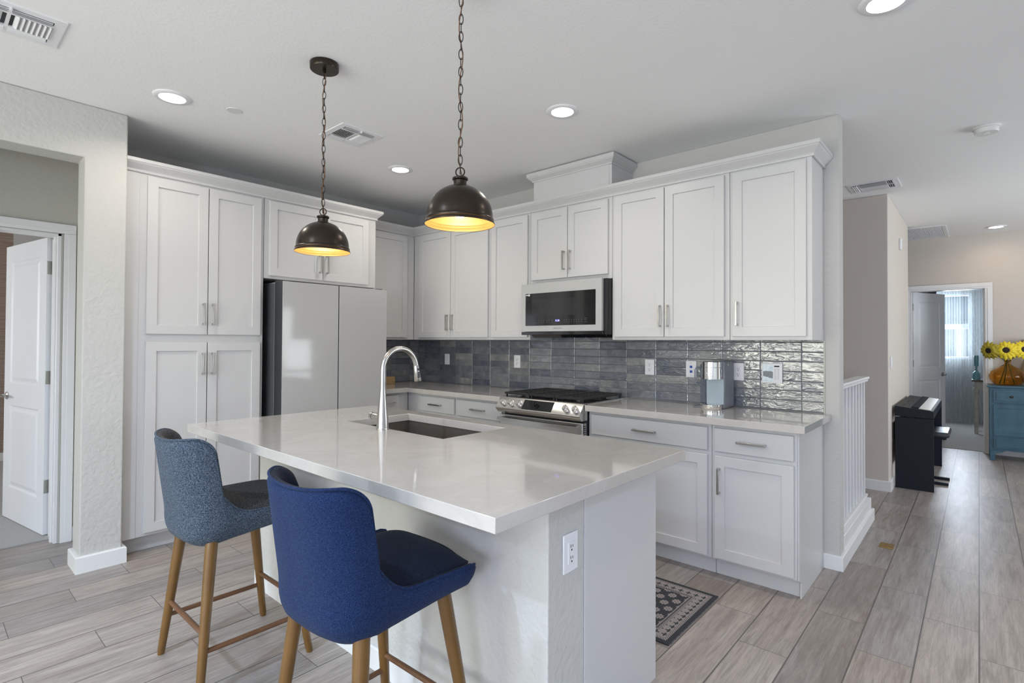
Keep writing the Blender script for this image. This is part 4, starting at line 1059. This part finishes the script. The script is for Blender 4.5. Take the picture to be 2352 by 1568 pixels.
# ------------------------------------------------------------------ stair railing
t = thing('stair_railing', 'white wooden stair railing on the low curb behind the range wall', 'railing')
obj('handrail', B((3.835, 3.905, .116, 1.245, 1.045, 1.062), (3.828, 3.912, .116, 1.262, 1.062, 1.083)), 'trim', t, bevel=.006, seg=3)
obj('shoe_rail', B((3.838, 3.902, .116, 1.235, .1705, .188)), 'trim', t, bevel=.003)
for k in range(10):
    y = 1.228-.1205*k
    if y > .12: obj('baluster', B((3.856, 3.884, y-.014, y+.014, .188, 1.045)), 'trim', t, bevel=.002)

# ------------------------------------------------------------------ digital piano and bench
t = thing('digital_piano', 'black digital piano standing against the pale hall wall', 'piano', (3.953, 2.462, 0))
PL, PD = 1.385, .284
bm = bmesh.new(); prism(bm, [(0, .665), (PD, .658), (PD, .722), (PD-.006, .727), (.01, .757), (0, .752)], 0, PL, 'y')
kb = obj('keyboard_case', bm, 'piano', t, bevel=.002)
for y in (0.0, PL-.022): obj('side_panel', B((0.0, PD, y, y+.022, 0, .656)), 'piano', t, bevel=.002)
obj('back_panel', B((.03, .045, .022, PL-.022, .22, .60)), 'piano', t)
def topz(x): return .757-(x-.01)/(PD-.016)*.030
bm = bmesh.new(); prism(bm, [(.175, topz(.175)+.001), (.262, topz(.262)+.001), (.262, topz(.262)+.007), (.175, topz(.175)+.007)], .03, PL-.03, 'y'); kk = obj('white_keys', bm, 'ivory', kb, bevel=.001)
bm = bmesh.new()
for k in range(52):
    if k % 7 in (2, 6): continue
    y = .03+(PL-.06)*(k+1)/52; prism(bm, [(.12, topz(.12)+.002), (.178, topz(.178)+.002), (.178, topz(.178)+.012), (.12, topz(.12)+.012)], y-.006, y+.006, 'y')
o = obj('black_keys', bm, 'piano', kb); o['kind'] = 'stuff'
bm = bmesh.new()
for y in (.15, .55, .95): box(bm, .05, .055, y, y+.18, topz(.05)-.001, topz(.05)+.0015); box(bm, .085, .09, y+.1, y+.22, topz(.085)-.001, topz(.085)+.0015)
obj('speaker_slots', bm, 'dark', kb)
t = thing('piano_bench', 'black cushioned bench pushed under the digital piano', 'bench', (4.19, 3.05, 0))
obj('cushion', B((-.135, .145, -.24, .24, .452, .500)), 'vinyl', t, bevel=.014, seg=3)
obj('seat_frame', B((-.11, .12, -.20, .20, .428, .452)), 'piano', t, bevel=.003)
for y in (-.20, .06):
    bm = bmesh.new(); box(bm, -.14, .135, y-.016, y+.016, 0, .026); obj('foot_bar', bm, 'piano', t, bevel=.003)
    for x0, x1 in ((-.12, .0), (.0, -.12)):
        bm = bmesh.new(); tube(bm, [(x0, y, .026), (x1, y, .43)], .011, 8); obj('leg', bm, 'piano', t, smooth=True)

# ------------------------------------------------------------------ blue sideboard with vase
t = thing('sideboard', 'distressed blue painted sideboard against the hall end wall', 'sideboard', (4.632, 4.64, 0))
SW, SD = 1.0, .40
obj('top', B((-.02, SW+.02, -.022, SD, .838, .862)), 'bluewood', t, bevel=.004)
bm = B((0, SW, 0, SD-.005, .12, .838)); obj('body', bm, 'bluewood', t, bevel=.003)
for x in (0, SW-.05):
    for y in (0, SD-.055): obj('leg', B((x, x+.05, y, y+.05, 0, .12)), 'bluewood', t, bevel=.004)
bm = bmesh.new(); prism(bm, [(.05, .12), (.05, .085), (.10, .095), (.14, .12)], .004, .02, 'y'); obj('apron', bm, 'bluewood', t)
for x0, x1 in ((.035, .345), (.36, .64), (.655, .965)):
    d = shaker('drawer', x0, x1, .668, .812, -.012, t, .012, .022, -.004, 'bluewood')
    bm = bmesh.new(); lathe(bm, [(0, 0), (.006, 0), (.006, .012), (.015, .018), (.012, .026), (0, .029)], ((x0+x1)/2, 0, .74), 20, axis='y')
    for v in bm.verts: v.co.y = -.012-v.co.y
    obj('knob', bm, 'bronze', d, smooth=True)
    shaker('door', x0, x1, .29, .648, -.012, t, .012, .042, .006, 'bluewood')
    shaker('drawer', x0, x1, .145, .27, -.012, t, .012, .018, -.004, 'bluewood')

VX, VY, VZ = 4.795, 4.84, .8625
t = thing('glass_vase', 'squat amber glass vase standing on the blue sideboard', 'vase', (VX, VY, VZ))
prof = [(.0, 0), (.085, 0), (.12, .012), (.155, .055), (.165, .10), (.155, .145), (.115, .185), (.065, .215), (.036, .235), (.030, .25), (.032, .285), (.036, .292)]
bm = bmesh.new(); lathe(bm, prof+[(r-.004, z) for r, z in prof[:0:-1] if r > .03][0:]+[(0, .006)], n=56); obj('body', bm, 'amber', t, smooth=True)
def sunflower(hx, hy, hz, face, label, mp='yellow', r=.115, sx=0.0):
    t = thing('sunflower', label, 'flower', (hx, hy, hz))
    f = Vector(face).normalized(); q = f.to_track_quat('Z', 'Y').to_matrix()
    rd = random.Random(len(label))
    bm = bmesh.new()
    for layer, (n, rl, lift) in enumerate(((15, 1.0, .0), (13, .80, .010))):
        for k in range(n):
            a = 2*math.pi*(k+.5*layer)/n+rd.uniform(-.06, .06); L_ = r*rl*rd.uniform(.92, 1.06); wd = .0235
            pr_ = [(.030, .008, .006), (.050, wd*.72, .010), (.070, wd, .008), (.088, wd*.85, .002), (.099, wd*.5, -.005), (L_, .001, -.012)]
            prev = None
            for d_, w_, h_ in pr_:
                d_ = d_*L_/.115 if d_ < .1 else L_
                c, s = math.cos(a), math.sin(a)
                pl = Vector((d_*c-w_*s, d_*s+w_*c, h_+lift)); pr2 = Vector((d_*c+w_*s, d_*s-w_*c, h_+lift)); pm = Vector((d_*c, d_*s, h_+lift+.004))
                cur = [bm.verts.new(q @ v) for v in (pl, pm, pr2)]
                if prev:
                    for i in (0, 1): bm.faces.new((prev[i], prev[i+1], cur[i+1], cur[i]))
                prev = cur
    p = obj('petals', bm, mp, t, smooth=True); so = p.modifiers.new('thick', 'SOLIDIFY'); so.thickness = .0012
    bm = bmesh.new(); lathe(bm, [(0, .026), (.02, .025), (.036, .020), (.042, .010), (.036, .0), (0, -.004)], n=28)
    for v in bm.verts: v.co = q @ v.co
    obj('seed_head', bm, 'seed', t, smooth=True)
    neck = Vector((VX-hx, VY-hy, VZ+.27-hz)); bot_ = Vector((VX-hx+sx, VY-hy+.01, VZ+.012-hz))
    bm = bmesh.new(); tube(bm, [-f*.004, -f*.03+Vector((0, 0, -.012)), neck+Vector((sx*.12, 0, .0)), neck*.5+bot_*.5, bot_], [.006, .006, .006, .006, .006], 8); obj('stem', bm, 'stem', t, smooth=True)
sunflower(4.782, 4.745, 1.268, (-.10, -1, .10), 'yellow sunflower facing the camera in the amber vase', sx=-.03)
sunflower(4.640, 4.79, 1.262, (-.62, -.78, -.10), 'darker sunflower turned away to the left in the amber vase', 'olive', sx=-.07)
sunflower(4.925, 4.80, 1.275, (.55, -.8, .15), 'sunflower at the right of the amber vase, cut by the picture edge', sx=.06)
bm = bmesh.new(); lathe(bm, [(0, 0), (.045, 0), (.062, .05), (.070, .14), (.060, .24), (.040, .32), (.045, .40), (.068, .50), (.063, .53), (.054, .525), (.036, .40), (0, .30)], n=32)
tag(obj('wicker_vase', bm, 'wicker', smooth=True, loc=(4.985, 5.00, .8625)), 'tall tan wicker vase behind the sunflowers at the right edge', 'vase')

# ------------------------------------------------------------------ far bedroom contents
bm = bmesh.new(); n = 130; y0 = 8.04
xs_ = [3.40+(4.66-3.40)*i/n for i in range(n+1)]
def fold(x): return .012*math.sin(x*44)+.012*math.sin(x*19+1)
rowsz = [.03, .5, 1.0, 1.5, 2.0, 2.26]; VV = [[bm.verts.new((x, y0+fold(x)*(1.1-.25*z/2.2), z)) for z in rowsz] for x in xs_]
for i in range(n):
    for k in range(5): bm.faces.new((VV[i][k], VV[i+1][k], VV[i+1][k+1], VV[i][k+1]))
tag(obj('sheer_curtain', bm, 'sheer', smooth=True), 'long pale sheer curtain over the far bedroom window', 'curtain')
bm = bmesh.new(); tube(bm, [(3.2, 8.05, 2.285), (4.75, 8.05, 2.285)], .011, 10); tag(obj('curtain_rod', bm, 'steel', smooth=True), 'thin metal rod holding the far bedroom curtain', 'curtain rod')
bm = bmesh.new(); box(bm, 2.9, 3.98, 7.55, 7.58, 1.4, 2.24); n = 30
bm.free(); bm = bmesh.new(); xs_ = [2.9+1.12*i/90 for i in range(91)]
VV = [[bm.verts.new((x, 7.62+.03*math.sin(x*75), z)) for z in (.05, 1.2, 2.22)] for x in xs_]
for i in range(90):
    for k in range(2): bm.faces.new((VV[i][k], VV[i+1][k], VV[i+1][k+1], VV[i][k+1]))
o = obj('dark_curtain', bm, 'darkcurtain', smooth=True); o.modifiers.new('t', 'SOLIDIFY').thickness = .003
tag(o, 'dark pleated curtain glimpsed above the open far bedroom door', 'curtain')
t = thing('side_table', 'white turned leg table with dark top in the far bedroom', 'table', (4.46, 7.1, .006))
obj('top', B((0, .6, -.25, .25, .775, .80)), 'darktop', t, bevel=.004)
obj('apron', B((.03, .57, -.22, .22, .66, .775)), 'tablewhite', t, bevel=.003)
for x in (.05, .55):
    for y in (-.2, .2):
        bm = bmesh.new(); lathe(bm, [(0, 0), (.022, 0), (.026, .05), (.022, .08), (.034, .50), (.036, .56), (.026, .58), (.040, .61), (.040, .66), (0, .66)], (x, y, 0), 16); obj('leg', bm, 'tablewhite', t, smooth=True)
t = thing('blue_glass_lamp', 'pale blue glass lamp base on the far bedroom table', 'lamp', (4.515, 7.02, .8065))
bm = bmesh.new(); lathe(bm, [(0, 0), (.045, 0), (.045, .09), (.03, .11), (.012, .13), (.012, .20)], n=24); obj('base', bm, 'blueglass', t, smooth=True)
bm = bmesh.new(); lathe(bm, [(0, .20), (.026, .20), (.028, .30), (.028, .36), (0, .365)], n=24); obj('glass_column', bm, 'blueglass', t, smooth=True)
# neighbouring house outside the far window
t = thing('neighboring_house', 'pale stucco house with grey tile roof outside the far bedroom window', 'house', (4.2, 12.5, 0))
obj('wall', B((-4, 4, 0, 4, 0, 1.95)), 'stucco', t)
bm = bmesh.new(); prism(bm, [(-.6, 1.85), (2, 2.9), (4.6, 1.85), (4.5, 1.8), (-.6, 1.78)], -4.4, 4.4, 'x')
obj('roof', bm, 'roof', t)
struct('ground_outside', B((-3, 12, 8.3, 20, -.1, -.02)), 'stucco')
